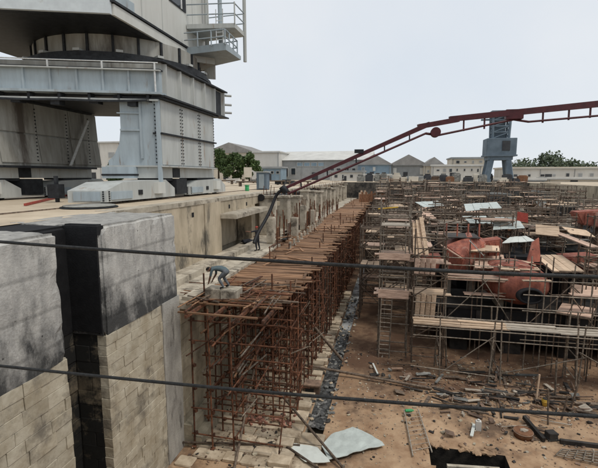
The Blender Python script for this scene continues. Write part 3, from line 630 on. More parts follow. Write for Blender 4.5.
# undercarriage: sill beams, equalisers, bogies with wheels, rails
for nm, a0 in (('right', 0.0), ('left', W - 2.6)):
    sb = cbox('sill_beam', a0 + .25, a0 + 1.9, .1, D + .6, 1.45, 2.2, 'crane_grey')
    cbox('sill_web', a0 + .2, a0 + 1.95, 2.0, 3.0, 1.5, 2.15, 'crane_dark', sb)
    for (b0, b1) in ((-5.6, 1.9), (4.2, 11.4)):
        sg = 1
        bo = prism('bogie', [cr(a0 + .1, b0, .16), cr(a0 + .1, b0, .8), cr(a0 + .1, b0 + 1.5, 1.25), cr(a0 + .1, b1 - 1.2, 1.35), cr(a0 + .1, b1, .75), cr(a0 + .1, b1, .16)], cr(a0 + 2.0, 0, 0) - cr(a0 + .1, 0, 0), 'crane_grey', crane)
        cbox('bogie_plate', a0 + .04, a0 + .1, b0 + .35, b0 + 2.3, .28, .72, 'crane_blue', bo)
        cbox('bogie_pocket', a0 + .05, a0 + .1, b0 + 3.0, b0 + 3.4, .45, .75, 'crane_dark', bo)
        cbox('bogie_panel', a0 + .4, a0 + 1.7, b0 - .06, b0, .24, .74, 'crane_blue', bo)
        cbox('gearbox', a0 - .15, a0 + .1, b1 - 2.7, b1 - 1.8, .45, 1.2, 'crane_cream', bo)
        bolts('bolt_row', [cr(a0 + .08, b0 + .2, .25 + .12 * k) for k in range(5)] + [cr(a0 + .25, b0 - .03, .25 + .12 * k) for k in range(5)], bo, 0)
        for k in range(4):
            b = b0 + .9 + k * (b1 - b0 - 1.8) / 3
            tube('wheel', cr(a0 + .55, b, .36), cr(a0 + .9, b, .36), .33, 'crane_dark', bo, 'drum')
    cbox('equaliser', a0 + .35, a0 + 1.7, .4, 2.2, 1.26, 1.46, 'crane_dark'); cbox('equaliser', a0 + .35, a0 + 1.7, 6.2, 9.4, 1.3, 1.46, 'crane_dark')
    cbox('drive_box', a0 + .15, a0 + 1.8, 2.3, 3.9, .3, 1.4, 'crane_dark')
cbox('hook_block', 4.6, 5.2, -2.4, -1.9, .25, 1.1, 'crane_dark'); cbox('hook_post', 4.8, 4.95, -2.2, -2.05, 0.0, 1.6, 'crane_dark')
for nm, x in (('near the dock edge', -15.92), ('away from the dock edge', -25.6)):
    o = span('crane_rail', x - .07, x + .07, -20, 140, 0.0, .055, 'tube_brown'); tag(o, 'worn steel crane rail let into the quay, %s' % nm, 'rail', 'crane rails')

# things lying on the quay near the crane
t = thing('steel_cover', 'round flat steel cover with pale rim lying on the quay by the crane', 'cover', (-15.0, 18.6, 0))
tube('plate', (-15.0, 18.6, 0.0), (-15.0, 18.6, .07), 1.35, 'crane_dark', t, 'drum'); tube('rim', (-15.0, 18.6, .07), (-15.0, 18.6, .14), 1.22, 'crane_shade', t, 'drum')
p, q = az(25, 205, .06), az(66, 195.5, .06)
t = thing('red_strut', 'long rusty red steel strut lying on the quay under the crane', 'strut', (p.x, p.y, 0))
bar('strut', (p.x, p.y, .08), (q.x, q.y, .08), .12, .12, 'red_paint', t); bar('end_block', (q.x - .3, q.y, .1), (q.x + .4, q.y + .5, .1), .3, .2, 'red_paint', t)
t = thing('green_bin', 'small bright green bin standing alone on the quay', 'bin', (-15.2, 43.2, 0))
tube('body', (-15.2, 43.2, 0), (-15.2, 43.2, .55), .22, 'green_plastic', t, 'drum'); tube('lid', (-15.2, 43.2, .55), (-15.2, 43.2, .63), .26, 'green_plastic', t, 'drum')
t = thing('pump_cabinet', 'blue-grey equipment cabinet on the quay beside the boom tip', 'cabinet', (-14.6, 47.5, 0))
span('body', -15.3, -14.1, 46.8, 48, .1, 2.0, 'crane_far', t); span('roof', -15.45, -13.95, 46.7, 48.1, 2.0, 2.12, 'crane_grey', t); span('door', -15.0, -14.4, 46.76, 46.8, .2, 1.8, 'crane_blue', t); span('plinth', -15.3, -14.1, 46.8, 48, 0, .1, 'b_dark', t)
b_ = az(248, 182, 0)
t = thing('notice_board', 'cream notice board on two posts in front of the trees', 'sign', (b_.x, b_.y, 0))
span('board', b_.x - 1.1, b_.x + 1.1, b_.y - .06, b_.y + .06, 1.2, 3.9, 'b_cream', t)
for s in (-.9, .9): tube('post', (b_.x + s, b_.y + .14, 0), (b_.x + s, b_.y + .14, 4.0), .07, 'tube_steel', t)
for i in range(16):
    u = 206 + i * 6.2; y = rnd.uniform(56, 95); p = ay(u, 180, y); k = i % 4
    mname = ['b_dark', 'deck_grey', 'tube_brown', 'b_blue', 'b_white'][rnd.randrange(5)]
    if k < 2:
        h = rnd.uniform(.6, 1.2); w = rnd.uniform(.9, 2.2)
        t = thing('crate', '%s crate among the stores on the far quay, %s from the left' % ({'b_dark': 'black', 'deck_grey': 'grey', 'tube_brown': 'brown', 'b_blue': 'blue', 'b_white': 'white'}[mname], ordinal(i)), 'crate', (p.x, y, 0), 'stores on the far quay')
        span('body', p.x - w / 2, p.x + w / 2, y - .6, y + .6, .1, h, mname, t); span('lid', p.x - w / 2 - .04, p.x + w / 2 + .04, y - .64, y + .64, h, h + .07, mname, t)
        for s in (-1, 1): span('skid', p.x + s * w * .3 - .08, p.x + s * w * .3 + .08, y - .6, y + .6, 0, .1, 'plank', t)
    elif k == 2:
        t = thing('drum', '%s oil drum among the stores on the far quay, %s from the left' % ({'b_dark': 'black', 'deck_grey': 'grey', 'tube_brown': 'brown', 'b_blue': 'blue', 'b_white': 'white'}[mname], ordinal(i)), 'drum', (p.x, y, 0), 'stores on the far quay')
        tube('body', (p.x, y, 0), (p.x, y, .88), .29, mname, t, 'drum')
        for z in (.3, .58, .86): tube('hoop', (p.x, y, z), (p.x, y, z + .03), .305, mname, t, 'drum')
    else:
        t = thing('pipe_rack', 'low rack of dark pipes on the far quay, %s of the stores from the left' % ordinal(i), 'rack', (p.x, y, 0), 'stores on the far quay')
        for s in (-1.5, 1.5): span('trestle', p.x + s - .08, p.x + s + .08, y - .5, y + .5, 0, .6, 'tube_brown', t)
        for j in range(4): tube('pipe', (p.x - 2, y - .36 + .24 * j, .71), (p.x + 2, y - .36 + .24 * j, .71), .11, 'tube_brown', t)

# ------------------------------------------------------------------ rusty scaffold and deck along the left wall
DX0, DX1 = -8.65, -4.55
ybays = [16.6 + 1.3 * i for i in range(31)] + [57.5 + 3.4 * i for i in range(15)]
levels = [-10.2, -9.1, -8.0, -6.9, -5.8, -4.75]
for i, y in enumerate(ybays):
    near = y < 56; dy = 1.3 if near else 3.4
    t = thing('rusty_scaffold_bay', 'rusty tube scaffold bay under the brown deck, %s bay from the entrance pier' % ordinal(i), 'scaffold', (-6.5, y, FLOOR), 'rusty scaffold bays along the left wall')
    rr = random.Random(100 + i)
    xs = [DX0 + .1, -7.5, -6.5, -5.5, DX1 - .1] if y > 18.5 else [DX0 + .1, -7.7, -6.6]
    for k, x in enumerate(xs):
        xx = x + rr.uniform(-.12, .12); top = LEDGE - .2 + (rr.uniform(0.2, 1.3) if rr.random() < .25 else 0)
        bot = FLOOR + .08
        tube('standard', (xx, y + rr.uniform(-.1, .1), bot), (xx + rr.uniform(-.07, .07), y + rr.uniform(-.1, .1), top), .042, 'rust', t)
        if near: box('base_plate', (xx, y, FLOOR + .13), (.2, .2, .03), 'rust', t)
    for z in levels:
        if rr.random() < .12: continue
        zz = z + rr.uniform(-.12, .12); e = rr.uniform(.1, .55)
        tube('transom', (DX0 - .1, y + .06, zz), (DX1 + e, y + .06 + rr.uniform(-.08, .08), zz + rr.uniform(-.06, .06)), .036, 'rust', t)
    for x in xs[1 if near else 2:]:
        for z in levels[::1 if near else 2]:
            if rr.random() < .22: continue
            zz = z + .08 + rr.uniform(-.08, .08)
            tube('ledger', (x + .05, y - .12, zz), (x + .05, y + dy + .15, zz + rr.uniform(-.05, .05)), .034, 'rust', t)
    if y > 24 and i % 2 == 0:
        for k in range(3):
            z0 = -4.5 - rr.uniform(0, .6); x_ = rr.choice([-8.25, -7.0, -6.0]) + rr.uniform(-.1, .1)
            span('form_sheet', x_ - .03, x_ + .03, y + .02, y + dy * 1.6, z0 - rr.uniform(.8, 2.6), z0, rr.choice(['rust', 'rust_plank', 'deck_brown']), t)
    for k in range(2 if near else 0):
        xa = rr.uniform(DX0, DX1); za = rr.uniform(-10, -5.5); tube('loose_tube', (xa, y + rr.uniform(-.3, .3), za), (xa + rr.uniform(-1.2, 1.4), y + rr.uniform(-.6, 1.4), za + rr.uniform(-.9, .9)), .03, rr.choice(['rust', 'tube_brown', 'tube_steel']), t)
    if near and y > 20:
        for k in range(3):
            xx = rr.choice([DX1 - .1, DX1 - .1, -5.2, -6.0]); yy = y + rr.uniform(.3, 1.1); tube('prop', (xx, yy, FLOOR + .08), (xx + rr.uniform(-.1, .1), yy + rr.uniform(-.1, .1), LEDGE - .2), .036, rr.choice(['rust', 'rust', 'tube_brown']), t)
    bm = bmesh.new()
    for x in xs:
        for z in levels: bmesh.ops.create_cube(bm, size=1, matrix=Matrix.Translation(Vector((x + .03, y + .03, z)) - org(t)) @ Matrix.Rotation(rr.uniform(0, 3), 4, 'Z') @ Matrix.Diagonal((.14, .14, .13, 1)))
    if near: tag(link('coupler', finish('coupler', bm, 'rust'), t), kind='stuff')
    else: bm.free()
    if i % 3 == 0: tube('brace', (DX1 - .02, y, FLOOR + .2), (DX1 - .02, y + dy, -8.4), .034, 'rust', t)
    if i % 3 == 1: tube('brace', (DX0, y + .1, -9), (DX1, y + .1, -5), .034, 'rust', t)
# deck of brown boards and bars
dk = thing('brown_deck', 'long brown board deck on top of the rusty scaffold along the left wall', 'deck', (-6.4, 40, LEDGE))
for x in (-8.1, -7.0, -5.9, -4.8): bar('joist', (x, 15.2, LEDGE - .12), (x, 104, LEDGE - .12), .1, .14, 'rust', dk)
y = 15.2; n_ = 0
while y < 104:
    near = y < 18.5; w = rnd.uniform(.16, .3) if y < 45 else rnd.uniform(.5, .9)
    e0, e1 = rnd.uniform(-.5, .25), rnd.uniform(-.5, .7)
    if not (near and rnd.random() < .42):
        box('board', ((DX0 + e0 + DX1 + e1) / 2, y + w / 2, LEDGE + rnd.uniform(-.015, .03)), (DX1 + e1 - DX0 - e0, w * (.55 if near else .93), .06 if near else .05), 'rust_plank', dk, (rnd.uniform(-.02, .02), rnd.uniform(-.012, .012), rnd.uniform(-.05, .05) * (1.6 if near else 1)))
    y += w + (rnd.uniform(.02, .16) if y < 19.5 else rnd.uniform(0.0, .03)); n_ += 1
for k in range(46):
    y = rnd.uniform(17, 60); x = rnd.uniform(DX0, DX1)
    box('loose_board', (x, y, LEDGE + .075), (rnd.uniform(1.2, 2.8), .14, .04), 'rust_plank', dk, (0, rnd.uniform(-.02, .02), rnd.uniform(-.5, .5) + (math.pi / 2 if rnd.random() < .5 else 0)))
for k in range(60):
    x = rnd.uniform(-9.0, -4.6); y = rnd.uniform(16.6, 20.5); L = rnd.uniform(1.4, 3.2); a = rnd.choice([math.pi / 2, math.pi / 2, 0, .3, -.4]) + rnd.uniform(-.2, .2); z = LEDGE + .08 + rnd.uniform(-.05, .12)
    d = Vector((math.cos(a), math.sin(a), rnd.uniform(-.05, .05))) * L / 2; c = Vector((x, y, z))
    if c.x - abs(d.x) < -9.1 and c.y - abs(d.y) < 16.8: continue
    tube('loose_bar', c - d, c + d, rnd.uniform(.022, .05), rnd.choice(['rust', 'rust', 'rust_plank', 'tube_brown']), dk)
for k in range(26):
    x = rnd.uniform(-8.6, -5.5); y = rnd.uniform(15.4, 18.5); z = rnd.uniform(-8.2, -4.3); L = rnd.uniform(2.5, 5)
    tube('hung_bar', (x, y, z), (x + rnd.uniform(-.3, .3), y + L, z + rnd.uniform(-.4, .5)), rnd.uniform(.03, .05), rnd.choice(['rust', 'rust_plank', 'tube_steel']), dk)
for k in range(14):
    x = rnd.uniform(-8.7, -4.7); y = rnd.uniform(16.5, 34); tube('drop_bar', (x, y, LEDGE), (x + rnd.uniform(-.5, .8), y + rnd.uniform(-.8, .8), rnd.uniform(-8.5, -5.5)), .035, 'rust', dk)
# handrail-like rusty uprights along the deck's inner edge, and boarded ends far off
for i in range(46):
    y = 33.5 + i * .85 + rnd.uniform(-.3, .3); x = rnd.choice([-8.9, -8.6, -9.3, -10.0]) + rnd.uniform(-.15, .15); h = rnd.uniform(1.4, 3.1) if y < 48 else rnd.uniform(1.0, 2.2)
    tag(tube('starter_bar', (x, y, LEDGE - .02), (x + rnd.uniform(-.1, .1), y + rnd.uniform(-.1, .1), LEDGE + h), rnd.choice([.035, .05, .06]), 'rust'), 'upright rusty starter bar on the ledge, %s from the camera' % ordinal(i), 'steel bar', 'upright bars on the ledge')
for i in range(9):
    y = 34.5 + i * 1.9; h = 1.2 + .7 * ((i * 5) % 4) / 3
    t = thing('form_panel', 'narrow upright formwork panel on the ledge, %s from the camera' % ordinal(i), 'panel', (-9.4, y, LEDGE), 'upright formwork panels on the ledge')
    x = -9.5 + .5 * ((i * 3) % 4) / 3
    span('sheet', x - .06, x + .02, y, y + .75, LEDGE, LEDGE + h, ['rust_plank', 'plank_grey', 'rust_orange'][i % 3], t)
    for dy in (.08, .6): span('stud', x + .022, x + .1, y + dy, y + dy + .08, LEDGE, LEDGE + h - .03, 'rust', t)
for i in range(13):
    p = Vector((-7.55 - .055 * i, 31.2 + i * 1.65, LEDGE + .03))
    t = thing('white_stub', 'short whitish formwork stub in a row on the brown deck, %s from the camera' % ordinal(i), 'stub', p, 'white stubs on the deck')
    box('post', p + Vector((0, 0, .26)), (.14, .3, .52), 'pale_concrete', t, (rnd.uniform(-.06, .06), rnd.uniform(-.06, .06), 0), shape='rough%d' % (i % 4)); box('foot', p + Vector((0, 0, .03)), (.3, .44, .05), 'plank_grey', t)
for i, (y, x, c) in enumerate([(92, -6.8, 'rust_orange'), (96, -5.0, 'rust_orange'), (99, -3.2, 'rust_orange'), (101, -7.6, 'plank')]):
    t = thing('board_screen', 'upright %s board screen at the far end of the deck, %s of four' % ('pale' if c == 'plank' else 'orange-brown', ORD[i]), 'screen', (x, y, LEDGE), 'board screens at the deck end')
    for k in range(5): span('board', x + k * .42, x + k * .42 + .4, y, y + .08, LEDGE + .05 if x < -4.6 else FLOOR, LEDGE + 1.7 + .5 * (k % 2), c, t)
    span('rail', x - .05, x + 2.15, y + .082, y + .16, LEDGE + 1.2, LEDGE + 1.35, 'rust', t)
for i in range(11):
    y = 31.8 + i * 1.55 + rnd.uniform(-.4, .4); x = rnd.uniform(-10.6, -8.7); k = i % 3
    if k == 0:
        t = thing('bar_bundle', 'bundle of rusty bars lying on the ledge, %s heap from the camera' % ordinal(i), 'steel bars', (x, y, LEDGE), 'heaps on the ledge')
        for j in range(7): tube('bar', (x + rnd.uniform(-.2, .2), y - 1.2, LEDGE + .05 + .04 * j), (x + rnd.uniform(-.3, .3), y + 1.5, LEDGE + .05 + .04 * j), .03, 'rust', t)
    elif k == 1:
        t = thing('column_stub', 'rough pale concrete column on the ledge with bars on top, %s heap from the camera' % ordinal(i), 'column', (x, y, LEDGE), 'heaps on the ledge')
        h = rnd.uniform(1.4, 2.6); span('shaft', x - .3, x + .3, y - .35, y + .35, LEDGE, LEDGE + h, 'pale_concrete', t, shape='rough%d' % (i % 4))
        for j in range(4): tube('bar', (x - .2 + .13 * j, y, LEDGE + h - .05), (x - .2 + .13 * j + rnd.uniform(-.08, .08), y, LEDGE + h + rnd.uniform(.3, .9)), .03, 'rust', t)
    else:
        t = thing('board_pile', 'pile of dark boards on the ledge, %s heap from the camera' % ordinal(i), 'boards', (x, y, LEDGE), 'heaps on the ledge')
        for j in range(6): box('board', (x + rnd.uniform(-.2, .2), y + rnd.uniform(-.2, .2), LEDGE + .05 + .07 * j), (.3, 1.9, .05), rnd.choice(['deck_brown', 'deck_dark', 'rust_plank']), t, (0, 0, rnd.uniform(-.5, .5)))
p = az(249, 244, LEDGE)
t = thing('dark_tarp', 'dark tarpaulin heap on the ledge beside the standing person', 'tarp', p)
for j in range(5): box('fold', p + Vector((rnd.uniform(-.5, .4), rnd.uniform(-.6, .6), .18)), (rnd.uniform(.6, 1.1), rnd.uniform(.6, 1.2), rnd.uniform(.3, .55)), 'cloth_dark', t, (rnd.uniform(-.3, .3), rnd.uniform(-.3, .3), rnd.uniform(0, 3)), shape='rock')
# loose props and poles around the scaffold
def pole(u0, v0, u1, v1, p, q, r, m, label):
    tag(tube('steel_pole', p, q, r, m), label, 'pole')
tag(tube('steel_pole', az(284, 361, FLOOR + .5), az(432, 388.5, FLOOR + .12), .085, 'tube_brown'), 'long dark pole lying across the trench towards the ladder', 'pole')
tag(tube('steel_pole', az(262, 372, -9.2), az(345, 470, FLOOR + .05), .06, 'tube_brown'), 'long dark diagonal prop slanting down to the pale sheet', 'pole')
tag(tube('steel_pole', az(257, 355, -8.2), az(234, 470, FLOOR), .06, 'tube_brown'), 'dark upright pole leaning in front of the rusty scaffold', 'pole')
tag(tube('steel_pole', az(301, 311, -7.0), az(342, 360, FLOOR + .05), .1, 'tube_brown'), 'thick brown prop leaning from the scaffold to the trench edge', 'pole')
tag(tube('steel_pole', az(231, 375, -8.0), az(266, 334, -7.0), .05, 'plank_pink'), 'pinkish bare pole leaning inside the rusty scaffold', 'pole')
tag(tube('steel_pole', az(180, 442, FLOOR + .3), az(300, 445, FLOOR + .22), .05, 'tube_brown'), 'dark pole lying on the paving near the entrance pier', 'pole')
tag(tube('steel_pole', az(286, 446, FLOOR + .2), az(318, 468, FLOOR + .2), .06, 'tube_brown'), 'short dark pole lying on the left part of the pale sheet', 'pole')

# ------------------------------------------------------------------ concrete pump boom with end hose
boom = thing('pump_boom', 'long dark red concrete pump boom reaching in from the right across the sky', 'pump', (36, 46, 0))
P0, P1, P2, P3 = ay(283, 189, 31.0), ay(426, 125.5, 35.6), ay(452, 119, 36.4), ay(598, 104, 40)
P4 = P3 + (P3 - P2) * 1.25; P5 = Vector((36, 46, P4.z - 1.5))
def taper(name, p, q, w0, h0, w1, h1, m, parent):
    d = (q - p).normalized(); x = d.cross(Vector((0, 0, 1))).normalized(); z = x.cross(d); vs = []
    for c, w, h in ((p, w0, h0), (q, w1, h1)):
        for sx, sz in ((-1, -1), (1, -1), (1, 1), (-1, 1)): vs.append(c + x * sx * w / 2 + z * sz * h / 2)
    return poly(name, vs, [(0, 1, 2, 3), (4, 5, 6, 7), (0, 1, 5, 4), (1, 2, 6, 5), (2, 3, 7, 6), (3, 0, 4, 7)], m, parent)
s1 = taper('boom_section', P1 + (P1 - P0).normalized() * .3, P0, .28, .36, .2, .2, 'boom_red', boom)
s2 = taper('boom_section', P4, P2 - (P3 - P2).normalized() * .2, .4, .62, .32, .42, 'boom_red', boom)
taper('boom_section', Vector((36, 46, P4.z - .6)), P4, .5, .7, .5, .65, 'boom_red', boom)
taper('link', P2 + Vector((.5, .1, -.05)), P1 + Vector((-.6, -.1, -.1)), .4, .38, .4, .38, 'boom_red', boom)
tube('knuckle_pin', P1 + Vector((.75, -.3, -.55)), P1 + Vector((.75, .5, -.55)), .38, 'boom_red', boom, 'drum')
mid = P2.lerp(P3, .42); box('hinge_box', mid + Vector((0, 0, -.15)), (1.3, .6, .75), 'boom_red', boom)
dn = Vector((0, 0, -1))
tube('delivery_pipe', P0 + dn * .45 + Vector((.4, .1, .1)), P1 + dn * .62, .085, 'boom_red', boom)
tube('delivery_pipe', P1 + dn * .75 + Vector((1.0, .3, 0)), mid + dn * .55, .085, 'boom_red', boom)
tube('delivery_pipe', mid + dn * .55, mid + dn * .72 + Vector((1.2, .3, 0)), .09, 'boom_red', boom)
tube('delivery_pipe', mid + dn * .72 + Vector((1.2, .3, 0)), P4 + dn * 1.2, .085, 'boom_red', boom)
tube('delivery_pipe', P1 + dn * .62, P1 + dn * .75 + Vector((1.0, .3, 0)), .1, 'boom_red', boom)
for f_ in (.12, .3, .5, .7, .88): c = P0.lerp(P1, f_); bar('pipe_bracket', c + dn * .1, c + dn * .62 + Vector((.02, 0, 0)), .1, .1, 'crane_dark', boom)
for f_ in (.08, .22, .62, .8, .95):
    c = P2.lerp(P3, f_); bar('pipe_bracket', c + dn * .2, c + dn * 1.05 + Vector((.02, 0, 0)), .12, .12, 'boom_red', boom)
box('valve', P0.lerp(P1, .52) + Vector((0, 0, .3)), (.7, .3, .28), 'crane_dark', boom)
tube('turret_column', (36, 46, 1.4), (36, 46, P4.z - .2), .5, 'boom_red', boom, 'drum')
span('truck_deck', 33.4, 38.6, 44.8, 47.2, .9, 1.4, 'boom_red', boom)
for x in (34.3, 35.6, 37.7):
    for y in (44.9, 47.1): tube('wheel', (x, y - .16, .5), (x, y + .16, .5), .5, 'black_rubber', boom, 'drum')
hp = [P0 + Vector((.2, 0, -.05)), P0 + Vector((-.35, 0, -.1)), P0 + Vector((-.7, 0, -.8)), ay(270, 212, 30.4), ay(262, 226, 29.6), ay(256, 236, 28.8), ay(254, 243, 28.4)]
hose('end_hose', hp, .12, 'black_rubber', boom)
tube('hose_clamp', P0 + Vector((.25, .05, -.25)), P0 + Vector((-.1, -.03, .2)), .26, 'crane_dark', boom, 'drum')

# ------------------------------------------------------------------ people
def person(name, label, base, J, edges, zone, mats, root, scale=1.0):
    """J: joint -> (xyz, radius); grown with Skin + Subdivision, one continuous mesh; materials by nearest bone"""
    keys = list(J); me = bpy.data.meshes.new(name)
    me.from_pydata([Vector(J[k][0]) for k in keys], [(keys.index(a), keys.index(b)) for a, b in edges], [])
    o = bpy.data.objects.new(name, me); col.objects.link(o)
    sk = o.modifiers.new('skin', 'SKIN'); sk.use_smooth_shade = True
    for i, k in enumerate(keys):
        r = J[k][1]; me.skin_vertices[0].data[i].radius = (r, r) if not isinstance(r, tuple) else r
    for i, k in enumerate(keys): me.skin_vertices[0].data[i].use_root = (k == root)
    ss = o.modifiers.new('sub', 'SUBSURF'); ss.levels = 1; ss.render_levels = 1
    dg = bpy.context.evaluated_depsgraph_get(); dg.update()
    m2 = bpy.data.meshes.new_from_object(o.evaluated_get(dg)); bpy.data.objects.remove(o)
    m2.name = name; m2.materials.clear()
    for k in mats: m2.materials.append(MATS[k])
    for p in m2.polygons:
        p.use_smooth = True; c = p.center; best = None
        for (a, b) in edges:
            A, B = Vector(J[a][0]), Vector(J[b][0]); d = B - A; tt = max(0, min(1, (c - A).dot(d) / max(d.length_squared, 1e-9)))
            ds = (A + d * tt - c).length
            if best is None or ds < best[0]: best = (ds, zone.get((a, b), 0))
        p.material_index = best[1]
    o = link(name, m2, M=Matrix.Translation(base) @ Matrix.Scale(scale, 4)); tag(o, label, 'person'); return o
def hand(J, E, Z, s, wrist, d, side, curl):
    """palm and five fingers beyond a wrist; d = pointing direction, side = thumb direction"""
    d, side, curl = Vector(d).normalized(), Vector(side).normalized(), Vector(curl).normalized()
    w = Vector(wrist); palm = w + d * .07
    J[s + 'palm'] = (palm, (.038, .022)); E.append((s + 'wrist', s + 'palm')); Z[(s + 'wrist', s + 'palm')] = 2
    for i, L in enumerate((.075, .085, .08, .06)):
        off = side * (.03 - .02 * i); k1, k2 = s + 'f%da' % i, s + 'f%db' % i
        J[k1] = (palm + d * .04 + off, .010); J[k2] = (palm + d * (.04 + L * .6) + off + curl * L * .5, .008)
        E += [(s + 'palm', k1), (k1, k2)]; Z[(s + 'palm', k1)] = 2; Z[(k1, k2)] = 2
    J[s + 'ta'] = (w + d * .05 + side * .05, .011); J[s + 'tb'] = (w + d * .09 + side * .065 + curl * .02, .009)
    E += [(s + 'wrist', s + 'ta'), (s + 'ta', s + 'tb')]; Z[(s + 'wrist', s + 'ta')] = 2; Z[(s + 'ta', s + 'tb')] = 2
def body(J, extra_hand):
    E = [('pelvis', 'waist'), ('waist', 'chest'), ('chest', 'neck'), ('neck', 'head'), ('head', 'crown')]
    Z = {('pelvis', 'waist'): 0, ('waist', 'chest'): 0, ('chest', 'neck'): 0, ('neck', 'head'): 2, ('head', 'crown'): 2}
    for s in 'lr':
        E += [('chest', s + 'sho'), (s + 'sho', s + 'elb'), (s + 'elb', s + 'wrist'), ('pelvis', s + 'hip'), (s + 'hip', s + 'knee'), (s + 'knee', s + 'ank'), (s + 'ank', s + 'toe')]
        Z.update({('chest', s + 'sho'): 0, (s + 'sho', s + 'elb'): 0, (s + 'elb', s + 'wrist'): 2, ('pelvis', s + 'hip'): 1, (s + 'hip', s + 'knee'): 1, (s + 'knee', s + 'ank'): 1, (s + 'ank', s + 'toe'): 3})
        hand(J, E, Z, s, J[s + 'wrist'][0], *extra_hand[s])
    return E, Z
def head_bits(o, c, fwd, capm):
    fwd = Vector(fwd).normalized(); up = Vector((0, 0, 1)); up = (up - fwd * up.dot(fwd)).normalized(); sd_ = fwd.cross(up); c = Vector(c)
    def blob(nm, off, s, m):
        bm = bmesh.new(); bmesh.ops.create_uvsphere(bm, u_segments=12, v_segments=8, radius=1)
        Rm = Matrix((sd_, fwd, up)).transposed().to_4x4()
        for v in bm.verts: v.co = (Matrix.Translation(c + sd_ * off[0] + fwd * off[1] + up * off[2]) @ Rm @ Matrix.Diagonal((*s, 1))) @ v.co
        link(nm, finish(nm, bm, m, True), o, M=WM[o.name])
    blob('cap' if capm != 'hair' else 'hair', (0, -.012, .055), (.092, .105, .075), capm)
    blob('nose', (0, .098, -.01), (.013, .02, .02), 'skin'); blob('mouth', (0, .086, -.05), (.025, .012, .006), 'cap_red')
    for s in (-1, 1): blob('eye', (s * .032, .086, .02), (.012, .008, .007), 'shoe'); blob('ear', (s * .084, 0, 0), (.014, .022, .032), 'skin')
# standing man guiding the hose, arm stretched to the left
base = az(257.5, 251, LEDGE)
J = {'pelvis': ((0, 0, .95), (.15, .12)), 'waist': ((0, 0, 1.12), (.14, .11)), 'chest': ((0, 0, 1.33), (.17, .12)), 'neck': ((-.02, 0, 1.5), .055), 'head': ((-.04, -.01, 1.6), (.085, .095)), 'crown': ((-.04, -.01, 1.7), (.075, .08)),
     'lsho': ((-.12, -.17, 1.42), .065), 'lelb': ((-.38, -.22, 1.36), .05), 'lwrist': ((-.62, -.24, 1.38), .034),
     'rsho': ((.02, .19, 1.42), .065), 'relb': ((.02, .26, 1.15), .05), 'rwrist': ((-.18, .2, 1.0), .034),
     'lhip': ((-.02, -.1, .9), .1), 'lknee': ((-.06, -.13, .5), .07), 'lank': ((.0, -.14, .1), .05), 'ltoe': ((-.19, -.16, .05), .045),
     'rhip': ((.02, .1, .9), .1), 'rknee': ((.04, .14, .5), .07), 'rank': ((.12, .16, .1), .05), 'rtoe': ((-.06, .18, .05), .045)}
E_, Z_ = body(J, {'l': ((-1, 0, .05), (0, 0, 1), (0, 0, -1)), 'r': ((-1, -.1, -.2), (0, 0, 1), (0, -1, 0))})
o = person('person', 'person in dark clothes and red cap standing on the ledge beside the black hose', base, J, E_, Z_, ['cloth_dark', 'cloth_dark', 'skin', 'shoe'], 'pelvis', 1.08); head_bits(o, (-.04, -.01, 1.62), (-1, -.25, -.1), 'cap_red')
# stooping man nearer the camera
base = az(225, 288.5, LEDGE + .455)
t = thing('concrete_step', 'pair of low concrete blocks on the ledge under the bending person', 'step', (base.x, base.y, LEDGE))
for k in range(2): box('step_block', (base.x - .5 + .8 * k, base.y + .05, LEDGE + .22), (.75, .75 + .2 * k, .5), 'pale_concrete', t, (0, 0, rnd.uniform(-.1, .1)), shape='rough%d' % k)
J = {'pelvis': ((.06, 0, .74), (.15, .14)), 'waist': ((-.14, -.02, .86), (.14, .14)), 'chest': ((-.4, -.05, .9), (.17, .14)), 'neck': ((-.56, -.07, .86), .055), 'head': ((-.64, -.08, .78), (.085, .09)), 'crown': ((-.71, -.09, .72), (.075, .08)),
     'lsho': ((-.44, -.25, .84), .065), 'lelb': ((-.5, -.28, .56), .05), 'lwrist': ((-.6, -.22, .32), .034),
     'rsho': ((-.44, .15, .84), .065), 'relb': ((-.46, .2, .55), .05), 'rwrist': ((-.58, .12, .32), .034),
     'lhip': ((.06, -.11, .7), .11), 'lknee': ((-.2, -.16, .44), .075), 'lank': ((.02, -.17, .1), .05), 'ltoe': ((-.16, -.19, .05), .045),
     'rhip': ((.08, .11, .7), .11), 'rknee': ((-.14, .17, .44), .075), 'rank': ((.12, .18, .1), .05), 'rtoe': ((-.06, .2, .05), .045)}
E_, Z_ = body(J, {'l': ((-.3, .1, -1), (0, 1, 0), (-1, 0, 0)), 'r': ((-.3, -.1, -1), (0, -1, 0), (-1, 0, 0))})
o = person('person', 'person in teal shirt and grey trousers bending over on the near part of the ledge', base, J, E_, Z_, ['shirt_teal', 'trouser_grey', 'skin', 'shoe'], 'pelvis', 1.12); head_bits(o, (-.66, -.08, .765), (-.75, -.05, -.75), 'hair')

